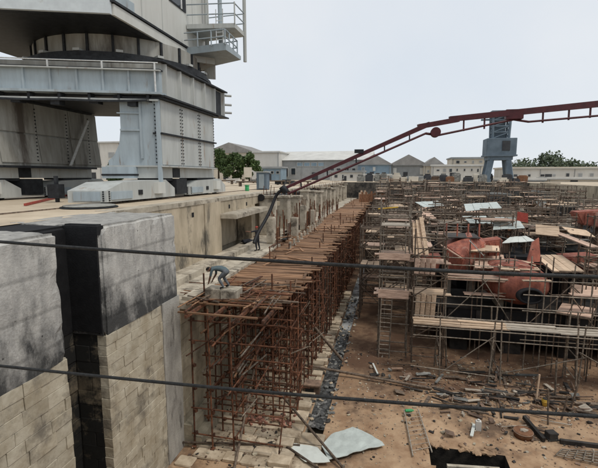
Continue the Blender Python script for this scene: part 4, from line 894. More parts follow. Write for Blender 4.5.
# ------------------------------------------------------------------ scaffolds in the dock
def scaffold(t, x0, x1, y0, y1, z0, z1, lev, decks, m='tube_steel', r=.04, seed=0, plankm=('plank', 'plank_pink', 'plank_grey'), nx=2, brace=True, along='x', rails=True):
    rr = random.Random(seed); xs = [x0 + (x1 - x0) * k / (nx - 1) for k in range(nx)]
    for x in xs:
        for y in (y0, y1):
            tube('standard', (x, y, z0), (x + rr.uniform(-.05, .05), y + rr.uniform(-.05, .05), z1 + rr.uniform(-.1, .7)), r, m, t)
    for z in lev:
        for y in (y0, y1): tube('ledger', (x0 - .15, y, z + rr.uniform(-.04, .04)), (x1 + .15, y, z + rr.uniform(-.04, .04)), r * .85, m, t)
        for x in (x0, x1): tube('transom', (x, y0 - .12, z + .07), (x, y1 + .12, z + .07), r * .85, m, t)
    for k, z in enumerate(decks):
        pm = plankm[rr.randrange(len(plankm))]; n = 3
        for j in range(n):
            if rr.random() < .12: continue
            if along == 'x':
                w = (y1 - y0) / n; yy = y0 + w * (j + .5)
                box('plank', ((x0 + x1) / 2 + rr.uniform(-.25, .25), yy, z + .13 + rr.uniform(-.01, .02)), (x1 - x0 + rr.uniform(.1, .6), w * .9, .05), pm, t, (0, rr.uniform(-.02, .02), rr.uniform(-.03, .03)))
            else:
                w = (x1 - x0) / n; xx = x0 + w * (j + .5)
                box('plank', (xx, (y0 + y1) / 2 + rr.uniform(-.25, .25), z + .13 + rr.uniform(-.01, .02)), (w * .9, y1 - y0 + rr.uniform(.1, .6), .05), pm, t, (rr.uniform(-.02, .02), 0, rr.uniform(-.03, .03)))
        if rails and rr.random() < .7:
            for dz in (.6, 1.1): tube('guard_rail', (x0 - .1, y0 - .03, z + dz), (x1 + .1, y0 - .03, z + dz), r * .8, m, t)
    if brace:
        for k in range(len(lev) - 1):
            a, b = (x0, x1) if k % 2 else (x1, x0)
            if rr.random() < .75: tube('brace', (a, y0 - .05, lev[k]), (b, y0 - .05, lev[k + 1]), r * .8, m, t)
def ladder(name, p, q, w, m, parent, pitch=.3, r=.028):
    p, q = Vector(p), Vector(q); d = q - p; n = max(2, int(d.length / pitch)); x = Vector((w / 2, 0, 0))
    tube('ladder_rail', p - x, q - x, r * 1.3, m, parent); tube('ladder_rail', p + x, q + x, r * 1.3, m, parent)
    for k in range(1, n): c = p + d * (k / n); tube('rung', c - x, c + x, r, m, parent)
# tall ladder tower
t = thing('ladder_tower', 'tall grey scaffold tower with ladders and pink platforms beside the drain trench', 'scaffold', (.4, 29.6, FLOOR))
scaffold(t, -.65, 1.3, 28.9, 30.5, FLOOR, -.4, [-10.6, -8.6, -6.65, -5.3, -3.85, -2.4, -1.2], [-6.65, -3.85], m='tube_steel', r=.05, seed=2, plankm=('plank_pink',), brace=False)
ladder('ladder_rail', (-.2, 28.55, FLOOR), (-.1, 28.85, -6.3), .72, 'tube_steel', t, r=.035)
ladder('ladder_rail', (.3, 28.98, -6.4), (.3, 29.9, -3.8), 1.5, 'tube_steel', t, .24, r=.03)
ladder('ladder_rail', (.3, 28.98, -3.7), (.3, 29.9, -1.5), 1.5, 'tube_steel', t, .24, r=.03)
span('toe_board', -.7, 1.35, 28.76, 28.81, -6.75, -6.15, 'plank_pink', t); span('toe_board', -.7, 1.35, 28.77, 28.82, -4.05, -3.6, 'plank_pink', t)
span('top_board', -.6, 1.3, 28.8, 30.4, -1.75, -1.68, 'plank_grey', t); tube('yellow_bar', (-.9, 30.7, -.75), (.5, 30.7, -.6), .05, 'yellow_paint', t)
# second tower with leaning boards
t = thing('board_tower', 'brown scaffold tower hung with pale upright boards right of the ladder tower', 'scaffold', (2.6, 29, FLOOR))
scaffold(t, 1.65, 3.6, 28.2, 29.8, FLOOR, -2.0, [-10.5, -9.2, -7.9, -6.3, -4.9, -3.6, -2.4], [-6.3, -4.2], m='tube_brown', r=.05, seed=3, plankm=('plank_pink', 'plank'))
for k in range(4): bar('leaning_board', (1.85 + k * .33, 27.95, -8.15), (1.95 + k * .33, 28.1, -6.2 + .12 * (k % 2)), .3, .04, 'plank', t)
for k in range(4): bar('leaning_board', (1.75 + k * .34, 28.0, -4.75), (1.8 + k * .34, 28.1, -3.75), .3, .04, 'plank_pink', t)
for k in range(3): bar('leaning_board', (1.7 + k * .36, 28.7, -3.6), (1.6 + k * .2, 29.4, -1.55 + .2 * k), .3, .04, 'plank', t)
tube('leaning_pole', (3.9, 28, FLOOR), (3.5, 28.6, -3.2), .05, 'tube_steel', t)
# long front gantry
t = thing('front_gantry', 'long plank gangway on trestle scaffold legs crossing in front of the red hull', 'scaffold', (8, 27, FLOOR))
for k in range(5):
    x0 = 1.7 + k * 2.75
    for j in range(3): box('plank', (x0 + 1.38 + rnd.uniform(-.1, .1), 26.62 + .34 * j, -7.62 + .035 * j + rnd.uniform(-.02, .03)), (2.85, .31, .055), 'plank' if k < 2 else 'plank_grey', t, (0, rnd.uniform(-.015, .015), rnd.uniform(-.02, .02)))
for x in (3.2, 6.4, 6.75, 10.9, 11.3, 14.6):
    for s, y in ((-1, 26.5), (1, 27.7)):
        tube('leg', (x + s * .25 * (1 if x in (6.4, 11.3) else -.3), y + s * .2, FLOOR), (x, y, -6.6 if s > 0 else -7.0), .045, 'tube_steel', t)
    for z in (-10.2, -8.9): tube('transom', (x - .05, 26.3, z), (x, 27.9, z), .035, 'tube_steel', t)
for z, y in ((-7.75, 26.42), (-7.75, 27.75), (-8.35, 26.45), (-7.05, 26.42), (-6.6, 27.8)): tube('ledger', (1.6, y, z), (15.4, y, z - .05), .038, 'tube_steel', t)
tube('brace', (6.7, 26.35, -10.4), (11.4, 26.35, -8.9), .035, 'tube_steel', t); tube('brace', (3.2, 26.35, -10.8), (6.4, 26.35, -8.0), .035, 'tube_steel', t)
tube('brace', (11, 26.3, -8.6), (14.6, 26.3, -10.6), .035, 'tube_steel', t)
tube('tie_bar', (1.5, 26.2, -10.3), (6.5, 26.2, -10.55), .03, 'tube_steel', t)
# upper walk of pink boards
t = thing('pink_walkway', 'pinkish plank walkway on tubes between the board tower and the red hull', 'scaffold', (5, 30, FLOOR))
for k in range(2):
    for j in range(3): box('plank', (3.9 + 1.1 + k * 2.1, 29.9 + .33 * j, -5.15 - .09 * k + .02 * j), (2.25, .3, .05), 'plank_pink', t, (0, .03, rnd.uniform(-.02, .02)))
span('toe_board', 3.8, 8.2, 29.7, 29.74, -5.45, -5.2, 'plank_pink', t)
for x in (3.9, 6.2, 8.1):
    for y in (29.7, 31.1): tube('standard', (x, y, FLOOR), (x, y, -3.6), .045, 'tube_brown', t)
for z in (-5.3, -6.6, -8.2, -4.4, -3.9): tube('ledger', (3.7, 29.68, z), (8.3, 29.68, z), .036, 'tube_steel', t)
for j in range(2): box('plank', (6.4, 29.95 + .34 * j, -6.45), (2.6, .3, .05), 'plank_pink', t)
tube('brace', (6.2, 29.6, -5.3), (8.1, 29.6, -8.2), .036, 'tube_steel', t); tube('brace', (3.9, 29.6, -8.2), (6.5, 29.6, -5.3), .036, 'tube_steel', t)
t = thing('hull_staging', 'open tube staging standing close in front of the rounded red hull end', 'scaffold', (10, 28.6, FLOOR))
for x in (8.7, 9.6, 11.2, 12.3, 13.4):
    tube('standard', (x, 28.5, FLOOR), (x + rnd.uniform(-.08, .08), 28.5, -4.0 + rnd.uniform(-.3, .9)), .042, 'tube_steel', t)
for z in (-8.9, -6.95, -5.9, -5.0): tube('ledger', (8.4, 28.46, z), (14.0, 28.46, z + rnd.uniform(-.1, .1)), .036, 'tube_steel', t)
tube('brace', (8.7, 28.42, -7.9), (11.2, 28.42, -5.0), .034, 'tube_brown', t); tube('brace', (13.4, 28.42, -8.9), (11.2, 28.42, -5.9), .034, 'tube_brown', t)
for j in range(2): box('plank', (12.3, 28.7 + .3 * j, -5.82), (2.2, .27, .05), 'plank_pink', t, (0, .02, .03))
box('plank', (9.2, 28.75, -5.0), (1.7, .27, .05), 'plank', t, (0, -.03, .1))
# plank stages on the right at hull-top height (two plank bands running away from the camera)
def stage(label, quad, z, y_of, m, n, seed):
    """quad of photo pixels on level z: near-left, near-right, far-right, far-left"""
    rr = random.Random(seed); A, B, C_, D_ = [az(u, v, z) for u, v in quad]
    t = thing('plank_stage', label, 'staging', ((A.x + C_.x) / 2, (A.y + C_.y) / 2, FLOOR), 'plank stages round the hulls')
    for j in range(n):
        p = A.lerp(B, (j + .5) / n); q = D_.lerp(C_, (j + .5) / n); w = (B - A).length / n * .92
        bar('plank', p + Vector((0, 0, rr.uniform(-.02, .02))), q + Vector((0, 0, rr.uniform(-.02, .02))), w, .05, m, t)
    for c in (A, B, C_, D_):
        tube('standard', (c.x, c.y, FLOOR), (c.x, c.y, z + .9), .042, 'tube_brown', t)
    for (p, q) in ((A, B), (B, C_), (C_, D_), (D_, A)):
        for dz in (-.08, -1.6): tube('ledger', p + Vector((0, 0, dz)), q + Vector((0, 0, dz)), .036, 'tube_brown', t)
    return t
stage('broad pale orange plank stage above the right end of the red hull', [(553, 271), (584, 271), (562, 255), (533, 255)], -4.5, 0, 'plank', 5, 1)
stage('pinkish plank stage between the two large red sections', [(474, 268), (506, 267), (503, 255), (476, 255)], -4.75, 0, 'plank_pink', 5, 6)
stage('tan plank stage close behind the dark red block', [(470, 251), (500, 251), (497, 241), (473, 241)], -3.9, 0, 'plank', 4, 7)
stage('pale plank stage in front of the red fin', [(500, 270), (540, 270), (532, 261), (496, 260)], -4.6, 0, 'plank', 4, 2)
stage('long narrow plank stage near the right edge of the picture', [(590, 247), (600, 247), (556, 231), (550, 231)], -3.2, 0, 'plank_pink', 2, 3)
stage('low pinkish plank stage at the far right below the others', [(570, 294), (604, 297), (604, 288), (572, 284)], -6.2, 0, 'plank_pink', 3, 4)
stage('short plank stage just right of the round opening of the red hull', [(556, 312), (592, 318), (596, 309), (562, 303)], -6.9, 0, 'plank_pink', 3, 5)
# ranks of tube scaffolds further back
row_y = [33.5, 36.5, 39.5, 43, 46.5, 50, 54, 58, 62.5, 67, 72, 77, 82.5, 88, 94, 100]
for ri, y in enumerate(row_y):
    rr = random.Random(500 + ri); spots = [(-2.5, 1.7, FLOOR), (-.3, 2.0, FLOOR), (2.0, 1.2, FLOOR)] if ri else [(-.3, 2.0, FLOOR), (2.1, 1.1, FLOOR)]
    if y > 39:
        x = 4.0 + rr.uniform(-.3, .8)
        while x < 15.5:
            w = rr.uniform(1.8, 3.0)
            if rr.random() < .8: spots.append((x, w, -4.9))
            x += w + rr.uniform(.5, 1.6)
    else: spots += [(14.0, 2.0, FLOOR if y < 30 else -7.68)] if y < 35 else []
    spots.append((18.2 if y > 38 else 20.9, 1.8, FLOOR))
    if y > 48:
        x = 21.0 + rr.uniform(-.3, .6)
        while x < 28.5:
            w = rr.uniform(1.8, 3.0)
            if rr.random() < .8: spots.append((x, w, -4.3))
            x += w + rr.uniform(.5, 1.6)
    elif y > 36: spots += [(22.5, 2.2, FLOOR), (26.0, 2.4, FLOOR)]
    for k, (x, w, z0) in enumerate(spots):
        onfloor = z0 < -6
        top = min(1.2, -3.4 + .038 * (y - 33) + rr.uniform(-.7, 1.3) + (.7 if y > 70 else 0))
        if not onfloor: top = min(top, z0 + rr.uniform(1.5, 3.6)) if y < 60 else max(top, z0 + 2)
        t = thing('scaffold_tower', 'tube scaffold tower in the %s rank behind the plank gangway, %s from the left' % (ordinal(ri), ORD[k]), 'scaffold', (x + w / 2, y, z0), 'scaffold towers round the vessels')
        n = 4 if onfloor and y < 60 else 3 if onfloor else 2
        lev = [z0 + (1.4 if onfloor else .5) + (top - z0 - (1.6 if onfloor else .7)) * j / n for j in range(n + 1)]
        if onfloor and y > 50: lev = lev[1:]
        yy = y + rr.uniform(-.6, .6)
        scaffold(t, x, x + w, yy, yy + rr.uniform(1.2, 2.0), z0, top, lev, rr.sample(lev[1:], min(len(lev) - 1, 2)) if onfloor else lev[-1:], m=rr.choice(['tube_steel', 'tube_brown', 'tube_brown']), r=.04 + .00045 * y, seed=ri * 31 + k, plankm=('plank', 'plank_pink', 'plank', 'plank_pink', 'deck_brown'), along=rr.choice('xy'), rails=(y < 80))
# ------------------------------------------------------------------ vessels
def vessel(name, label, cx, y0, y1, beam, zk, zd, seed, nfit):
    t = thing(name, label, 'ship', (cx, y0, FLOOR)); rr = random.Random(seed)
    vs, fs = [], []; n = 15; ring_ = 9
    for i in range(n):
        f_ = i / (n - 1); y = y0 + (y1 - y0) * f_; hb_ = beam / 2 * min(1, (.7 + 2.4 * f_)) * (1 if f_ < .85 else 1 - .5 * (f_ - .85) / .15)
        prof = [(-1, zd), (-1, zd - .6), (-.98, zk + 2.2), (-.86, zk + .8), (-.5, zk + .1), (0, zk), (.5, zk + .1), (.86, zk + .8), (.98, zk + 2.2), (1, zd - .6), (1, zd)]
        ring_ = len(prof)
        for a, z in prof: vs.append((cx + a * hb_, y + (1 - min(1, f_ * 4)) * .5 * (z - zk) * -.15, z))
    for i in range(n - 1):
        for j in range(ring_): a = i * ring_ + j; b = i * ring_ + (j + 1) % ring_; fs.append((a, b, b + ring_, a + ring_))
    fs += [tuple(range(ring_)), tuple(range((n - 1) * ring_, n * ring_))]
    poly('hull', vs, fs, 'hull_black', t)
    for k in range(6):
        y = y0 + 2 + (y1 - y0 - 4) * k / 5; span('keel_block', cx - .5, cx + .5, y, y + 1, FLOOR, zk + .06, 'plank_grey', t, shape='stone')
    for k in range(nfit):
        f_ = rr.random() ** .8; y = y0 + 1 + (y1 - y0 - 2) * f_; hb_ = beam / 2 * min(1, .7 + 2.4 * (y - y0) / (y1 - y0)) * .96; x = cx + rr.uniform(-hb_, hb_)
        kind = rr.random(); m = rr.choice(['deck_grey', 'deck_grey', 'deck_brown', 'deck_brown', 'tube_brown', 'deck_dark', 'plank_grey', 'rust_orange', 'plank_pink'])
        big = 1 + .9 * (y - y0) / (y1 - y0)
        if kind < .3:
            w, d, h = rr.uniform(.3, 1.2), rr.uniform(.3, 1.4), rr.uniform(.3, 1.2) * big
            b = box('deck_locker', (x, y, zd + h / 2), (w, d, h), m, t, (0, 0, rr.uniform(-.15, .15))); 
        elif kind < .5:
            a = rr.uniform(0, math.pi); L = rr.uniform(1.5, 5); z = zd + rr.uniform(.15, 1.9)
            d = Vector((math.cos(a), math.sin(a), rr.uniform(-.25, .25))) * L / 2; c = Vector((x, y, max(z, zd + abs(d.z) + .1)))
            tube('pipe', c - d, c + d, rr.uniform(.05, .2), m, t)
        elif kind < .62: tube('vent_post', (x, y, zd), (x, y, zd + rr.uniform(.8, 2.6)), rr.uniform(.08, .28), m, t)
        elif kind < .85:
            box('plate', (x, y, zd + rr.uniform(.5, 2.0)), (rr.uniform(.8, 2.6), rr.uniform(.5, 2.4), .05), rr.choice([m, 'plank', 'plank_pink', 'deck_brown', 'plank']), t, (rr.uniform(-.35, .35), rr.uniform(-.35, .35), rr.uniform(-.5, .5)))
        else:
            z0 = zd + rr.uniform(.0, .3); h = rr.uniform(.8, 1.8); w = rr.uniform(1.5, 3)
            for s in (0, w / 2, w): tube('frame_post', (x + s, y, z0), (x + s, y, z0 + h), .045, m, t)
            tube('frame_rail', (x, y, z0 + h), (x + w, y, z0 + h), .045, m, t); tube('frame_rail', (x, y, z0 + h * .5), (x + w, y, z0 + h * .5), .045, m, t)
    return t
v1 = vessel('ship_hull', 'big black-bottomed ship hull with cluttered deck behind the red sections', 10.6, 37.0, 99, 14.5, -9.9, -4.9, 4, 640)
v2 = vessel('ship_hull', 'second dark ship hull with cluttered deck near the far right wall', 25.2, 46, 104, 10, -9.9, -4.3, 9, 300)
dh = span('deck_house', 13.0, 19, 74, 82, -4.9, -1.3, 'deck_grey', v1)
for k in range(4): span('window', 13.4 + k * 1.4, 14.3 + k * 1.4, 73.93, 74.0, -2.6, -1.9, 'glass', dh)
span('deck_house', 4.5, 8.0, 80, 86, -4.9, -1.8, 'deck_brown', v1); span('deck_house', 23, 28, 84, 92, -4.3, -1.2, 'deck_grey', v2); span('tank', 21.5, 24.5, 60, 64, -4.3, -2.4, 'deck_dark', v2)
pn = thing('shade_mass', 'low black mass added to fill the deep shade behind the plank gangway', 'shade_mass', (11.5, 31, FLOOR))  # added dark mass for the shade behind the gangway, also carrying the red sections
prism('hull', [Vector((3.7, 30.95, -10.1)), Vector((3.4, 30.8, -9.2)), Vector((3.4, 30.8, -7.75)), Vector((20.5, 30.8, -7.75)), Vector((20.5, 30.8, -9.2)), Vector((20.2, 30.95, -10.1))], (0, 5.0, 0), 'hull_black', pn)
span('deck', 3.3, 20.6, 30.7, 36, -7.75, -7.68, 'deck_dark', pn)
for k in range(9): span('fender', 4.2 + k * 1.9, 4.5 + k * 1.9, 30.68, 30.8, -9.0, -7.8, 'deck_dark', pn)
for k in range(5): span('keel_block', 4.5 + k * 3.6, 5.7 + k * 3.6, 31.2, 32.6, FLOOR, -10.1, 'deck_dark', pn)
# light staging standing on the two decks
k_ = 0
for (x, y, zd) in [(5, 42, -4.9), (9, 41, -4.9), (13.5, 43, -4.9), (7, 48, -4.9), (11.5, 50, -4.9), (15, 51, -4.9), (5.5, 56, -4.9), (9.5, 59, -4.9), (14, 60, -4.9), (6, 66, -4.9), (11, 69, -4.9), (15, 71, -4.9), (9, 77, -4.9), (22, 55, -4.3), (26, 58, -4.3), (23.5, 70, -4.3), (27, 74, -4.3), (5, 88, -4.9), (10, 92, -4.9), (15, 94, -4.9), (23, 96, -4.3), (27.5, 98, -4.3)]:
    rr = random.Random(900 + k_); w, d, h = rr.uniform(1.6, 3.2), rr.uniform(1.2, 2.2), rr.uniform(1.6, 3.0) + .012 * y
    t = thing('deck_staging', 'low tube staging on the %s ship deck, %s from the camera' % ('black-bottomed' if zd < -4.5 else 'far right', ordinal(k_)), 'scaffold', (x, y, zd), 'staging on the ship decks')
    scaffold(t, x, x + w, y, y + d, zd, zd + h, [zd + h * .3, zd + h * .62, zd + h * .92], [zd + h * .62], m=rr.choice(['tube_brown', 'tube_steel']), r=.04 + y * .0004, seed=k_ + 70, plankm=('plank_grey', 'plank', 'deck_brown'), along=rr.choice('xy'), nx=3); k_ += 1
# red hull sections standing in front
def lathe_y(name, cx, cz, prof, m, parent, n=24, sx=1.0, sz=1.0, tilt=0.0, front=True, back=True):
    """prof: list of (y, radius)"""
    vs, fs = [], []
    for (y, r) in prof:
        for k in range(n): a = 2 * math.pi * k / n; vs.append((cx + r * sx * math.cos(a) + tilt * (y - prof[0][0]), y, cz + r * sz * math.sin(a)))
    for i in range(len(prof) - 1):
        for k in range(n): fs.append((i * n + k, i * n + (k + 1) % n, (i + 1) * n + (k + 1) % n, (i + 1) * n + k))
    fs += ([tuple(range((len(prof) - 1) * n, len(prof) * n))] if back else []) + ([tuple(range(n))[::-1]] if front else [])
    if m == 'hull_red': vs = [Vector(v) + Vector((noise.noise(Vector(v) * 1.3), 0, noise.noise(Vector(v) * 1.3 + Vector((7, 3, 1))))) * .09 for v in vs]
    return poly(name, vs, fs, m, parent, smooth=True)
HC = ay(528, 293, 29.6)
t = thing('red_hull_section', 'rounded rust-red hull end with a black round opening behind the gangway', 'ship section', (HC.x, 31, FLOOR))
lathe_y('shell', HC.x - .15, HC.z + .3, [(29.45, .55), (29.47, .85), (29.55, 1.05), (29.8, 1.3), (30.4, 1.62), (31.4, 1.85), (32.4, 1.8), (33.2, 1.6)], 'hull_red', t, n=32, sx=1.12, sz=.8, tilt=-.14)
lathe_y('opening_ring', HC.x + .05, HC.z - .12, [(29.5, .56), (29.12, .56), (29.1, .6), (29.1, .68), (29.14, .72), (29.6, .76)], 'hull_black', t, n=32, sx=1.12, sz=.72, front=False, back=False)
lathe_y('opening', HC.x + .05, HC.z - .12, [(29.14, .55), (29.42, .55), (29.43, .02)], 'tar', t, n=32, sx=1.12, sz=.72, front=False)
for yy, rr_ in ((30.4, 1.64), (31.4, 1.92)): lathe_y('plate_seam', HC.x - .15 - .14 * (yy - 29.5), HC.z + .35, [(yy, rr_ + .03), (yy + .05, rr_ + .045), (yy + .1, rr_ + .05)], 'hull_red', t, n=32, sx=1.12, sz=.8, front=False, back=False)
for k in range(3): box('patch_plate', (HC.x - 1.0 + .9 * k, 30.6 + .3 * k, HC.z + 1.55 + .06 * k), (.7, .6, .04), 'plank_pink' if k == 1 else 'hull_red', t, (-.25, .1, .2))
poly('fin', [ay(527, 262, 33.0), ay(541, 262, 33.0), ay(539, 238, 33.6), ay(532, 243, 33.6)] + [ay(527, 262, 33.0) + Vector((.1, .5, 0)), ay(541, 262, 33.0) + Vector((.1, .5, 0)), ay(539, 238, 33.6) + Vector((.05, .3, 0)), ay(532, 243, 33.6) + Vector((.05, .3, 0))],
     [(0, 1, 2, 3), (4, 5, 6, 7), (0, 1, 5, 4), (1, 2, 6, 5), (2, 3, 7, 6), (3, 0, 4, 7)], 'hull_red', t)
for dx in (-1.2, .9): span('cradle', HC.x + dx - .2, HC.x + dx + .2, 31.4, 33, -7.68, HC.z - .6, 'plank_grey', t)
H2 = ay(463, 256, 33.5)
t = thing('red_hull_section', 'red-brown curved hull section with a pale stripe left of the rounded end', 'ship section', (H2.x, 35, FLOOR))
bw = [ay(446, 246, 33.2), ay(470, 236, 33.8), ay(486, 243, 34.5), ay(483, 272, 34.2), ay(458, 276, 32.3), ay(447, 271, 32.8)]
ed_ = ay(463, 258, 31.9)
poly('shell', bw + [ed_] + [p + Vector((.3, 2.6, 0)) for p in bw], [(0, 1, 6), (1, 2, 6), (2, 3, 6), (3, 4, 6), (4, 5, 6), (5, 0, 6)] + [(i, (i + 1) % 6, 7 + (i + 1) % 6, 7 + i) for i in range(6)] + [(12, 11, 10, 9, 8, 7)], 'hull_red', t, bevel=.06)
span('inner_deck', H2.x - 1.2, H2.x + 1.2, 33.6, 36.2, H2.z + 1.35, H2.z + 1.42, 'deck_dark', t)
for k in range(4): tube('frame_rib', (H2.x - 1.2 + .8 * k, 34, H2.z - .5), (H2.x - 1.2 + .8 * k, 34.3, H2.z + 2.4), .06, 'hull_red', t)
bar('stripe_plate', ay(441, 245, 31.7), ay(462, 258, 31.7), .6, .05, 'plank_pink', t); bar('stripe_plate', ay(470, 241, 32.2), ay(484, 256, 32.2), .5, .05, 'mint_sheet', t)
for dx in (-.9, .9): span('cradle', H2.x + dx - .2, H2.x + dx + .2, 34.0, 35.4, -7.68, H2.z - 1.35, 'plank_grey', t)
for i, (u, v, y, w, h, lab) in enumerate([(590, 218, 46, 2.6, 1.5, 'dull red hull block at the right edge among grey staging'), (575, 262, 36, 2.0, 1.2, 'small rust-red hull block behind the broad plank stage'), (487, 250, 36.5, 1.6, 1.8, 'dark red hull block between the two larger red sections'), (430, 262, 34, 1.3, 1.1, 'small red plate box behind the board tower')]):
    c = ay(u, v, y); base_z = {0: FLOOR, 1: FLOOR, 2: -7.68 if y < 36 else FLOOR, 3: FLOOR}[i]
    t = thing('red_block', lab, 'ship section', (c.x, y, base_z), 'smaller red hull blocks')
    poly('shell', [c + Vector((sx * w * (.5 + .12 * sz), sy * .9, sz * h * (.5 + .1 * sx))) for sx in (-1, 1) for sy in (-1, 1) for sz in (-1, 1)], [(0, 1, 3, 2), (4, 5, 7, 6), (0, 1, 5, 4), (2, 3, 7, 6), (0, 2, 6, 4), (1, 3, 7, 5)], 'hull_red', t, bevel=.12)
    for s_ in (-.3, .3): span('stand', c.x + s_ * w - .12, c.x + s_ * w + .12, y - .3, y + .3, base_z, c.z - h * .38, 'deck_brown', t)
    for k in range(3): box('rib', c + Vector((-w * .3 + w * .3 * k, -.95, 0)), (.08, .1, h * .8), 'hull_red', t)
# mint roof sheets on frames over the decks
def sheet_roof(label, quad, y0, y1, seed, m='mint_sheet', base=-4.9):
    """quad: photo pixels near-left, near-right (at depth y0), far-right, far-left (depth y1)"""
    A, B = ay(*quad[0], y0), ay(*quad[1], y0); C_, D_ = ay(*quad[2], y1), ay(*quad[3], y1)
    t = thing('sheet_roof', label, 'roof', ((A.x + B.x) / 2, y0, base), 'pale sheet roofs over the decks')
    n = 4
    for j in range(n):
        f0, f1 = j / n, (j + .97) / n; q = [A.lerp(B, f0), A.lerp(B, f1), D_.lerp(C_, f1), D_.lerp(C_, f0)]
        prism('sheet', [p + Vector((0, 0, .02 * (j % 2))) for p in q], (0, 0, -.04), m, t)
    for c in (A, B, C_, D_): tube('post', (c.x, c.y, base), (c.x, c.y, c.z - .03), .06, 'tube_brown', t)
sheet_roof('mint green sheet roof, leftmost and smallest of the pale roofs', [(424, 207), (446, 206), (438, 201), (415, 202)], 56, 60, 1)
sheet_roof('mint green sheet roof in the middle beside the small far crane', [(466, 211), (502, 208), (497, 202), (464, 204)], 45.2, 50, 2)
sheet_roof('mint green sheet roof with dark shade below, left of the large one', [(470, 223), (494, 224), (486, 216), (462, 216)], 41.2, 44, 3)
sheet_roof('large pale mint sheet roof beside the small red flag cloth', [(493, 229.5), (525, 228), (518, 218), (495, 217)], 38.3, 42, 4)
sheet_roof('greyish white sheet roof above the red fin', [(502, 243), (536, 241), (526, 236), (510, 237)], 37.2, 38.2, 5, 'white_sheet')
p = ay(523, 217, 38.5)
t = thing('red_cloth', 'small bright red cloth hung on a pole beside the pale roof', 'cloth', (p.x, 38.5, -4.9))
tube('pole', (p.x - .5, 38.5, -4.9), (p.x - .5, 38.5, p.z + .6), .04, 'tube_brown', t); prism('cloth', [p + Vector((-.45, 0, .45)), p + Vector((.4, .1, .3)), p + Vector((.45, .1, -.5)), p + Vector((-.45, 0, -.3))], (0, .05, 0), 'red_paint', t)

# ------------------------------------------------------------------ debris on the dock floor
def fl(u, v, z=0): return az(u, v, FLOOR + z)
def crumpled(label, pts, z, m, amp, seed):
    bm = bmesh.new(); f = bm.faces.new([bm.verts.new(p + Vector((0, 0, z))) for p in pts]); bmesh.ops.triangulate(bm, faces=[f])
    for _ in range(4): bmesh.ops.subdivide_edges(bm, edges=[e for e in bm.edges if e.calc_length() > .3], cuts=1, use_grid_fill=False); bmesh.ops.triangulate(bm, faces=bm.faces[:])
    for v in bm.verts: p = v.co * 1.1 + Vector((seed, 0, 0)); v.co.z += abs(noise.noise(p)) * amp + noise.noise(p * 3) * amp * .35; v.co.x += noise.noise(p * 2) * .08; v.co.y += noise.noise(p * 2 + Vector((5, 5, 5))) * .08
    r = bmesh.ops.extrude_face_region(bm, geom=bm.faces[:])
    for v in [g_ for g_ in r['geom'] if isinstance(g_, bmesh.types.BMVert)]: v.co.z -= .025
    bmesh.ops.recalc_face_normals(bm, faces=bm.faces[:])
    return tag(link('pale_sheet', finish('pale_sheet', bm, m)), label, 'sheet')
crumpled('crumpled pale mint sheet lying on the dock floor at the bottom', [fl(328, 463), fl(385, 448), fl(372, 438), fl(352, 430), fl(330, 437), fl(340, 447), fl(322, 449)], .15, 'mint_sheet', .11, 1)
crumpled('smaller white sheet on the floor just left of the mint sheet', [fl(305, 466), fl(330, 466), fl(318, 450), fl(285, 446)], .17, 'white_sheet', .09, 4)
p = fl(313, 394)
t = thing('brown_box', 'dark brown wooden box on the paving left of the trench', 'box', p)
span('body', p.x - .45, p.x + .4, p.y - .3, p.y + .35, FLOOR + .12, FLOOR + .62, 'deck_brown', t); span('lid', p.x - .5, p.x + .45, p.y - .35, p.y + .4, FLOOR + .62, FLOOR + .7, 'deck_brown', t); span('shadow_plate', p.x - .4, p.x + .1, p.y - .31, p.y - .3, FLOOR + .2, FLOOR + .5, 'tar', t)  # black plate on the front paints in the shadow of a gap
for lab, u, v in (('heap of broken red bricks on the paving, nearer the trench', 283, 424), ('smaller heap of broken bricks nearer the scaffold', 254, 421)):
    p = fl(u, v, .15); t = thing('brick_heap', lab, 'bricks', p, 'brick heaps on the paving')
    for k in range(22): box('brick', p + Vector((rnd.gauss(0, .28), rnd.gauss(0, .22), .06 + rnd.random() * .16)), (.22, .11, .075), 'brick_red', t, (rnd.uniform(-.5, .5), rnd.uniform(-.5, .5), rnd.uniform(0, 3)))
p = fl(523, 436)
t = thing('tub', 'round red-brown tub with pale rubble in it on the dirt floor', 'tub', p)
tube('body', p, p + Vector((0, 0, .3)), .42, 'rust_orange', t, 'drum'); box('contents', p + Vector((.05, 0, .31)), (.45, .3, .14), 'plank_grey', t, (.1, .1, .4), shape='rock'); tube('rim', p + Vector((0, 0, .22)), p + Vector((0, 0, .27)), .45, 'deck_brown', t, 'drum')
p = fl(545, 405)
t = thing('yellow_can', 'small yellow can standing on the dirt at the right', 'can', p)
tube('body', p, p + Vector((0, 0, .36)), .18, 'yellow_paint', t, 'drum'); tube('lid', p + Vector((0, 0, .36)), p + Vector((0, 0, .4)), .15, 'deck_dark', t, 'drum'); tube('hoop', p + Vector((0, 0, .2)), p + Vector((0, 0, .24)), .19, 'yellow_paint', t, 'drum')
p = fl(478, 430)
t = thing('white_canister', 'white plastic canister standing in the dirt', 'canister', p); span('body', p.x - .13, p.x + .13, p.y - .1, p.y + .1, p.z, p.z + .5, 'b_white', t, shape='stone'); tube('cap', p + Vector((0, 0, .5)), p + Vector((0, 0, .58)), .06, 'b_white', t)
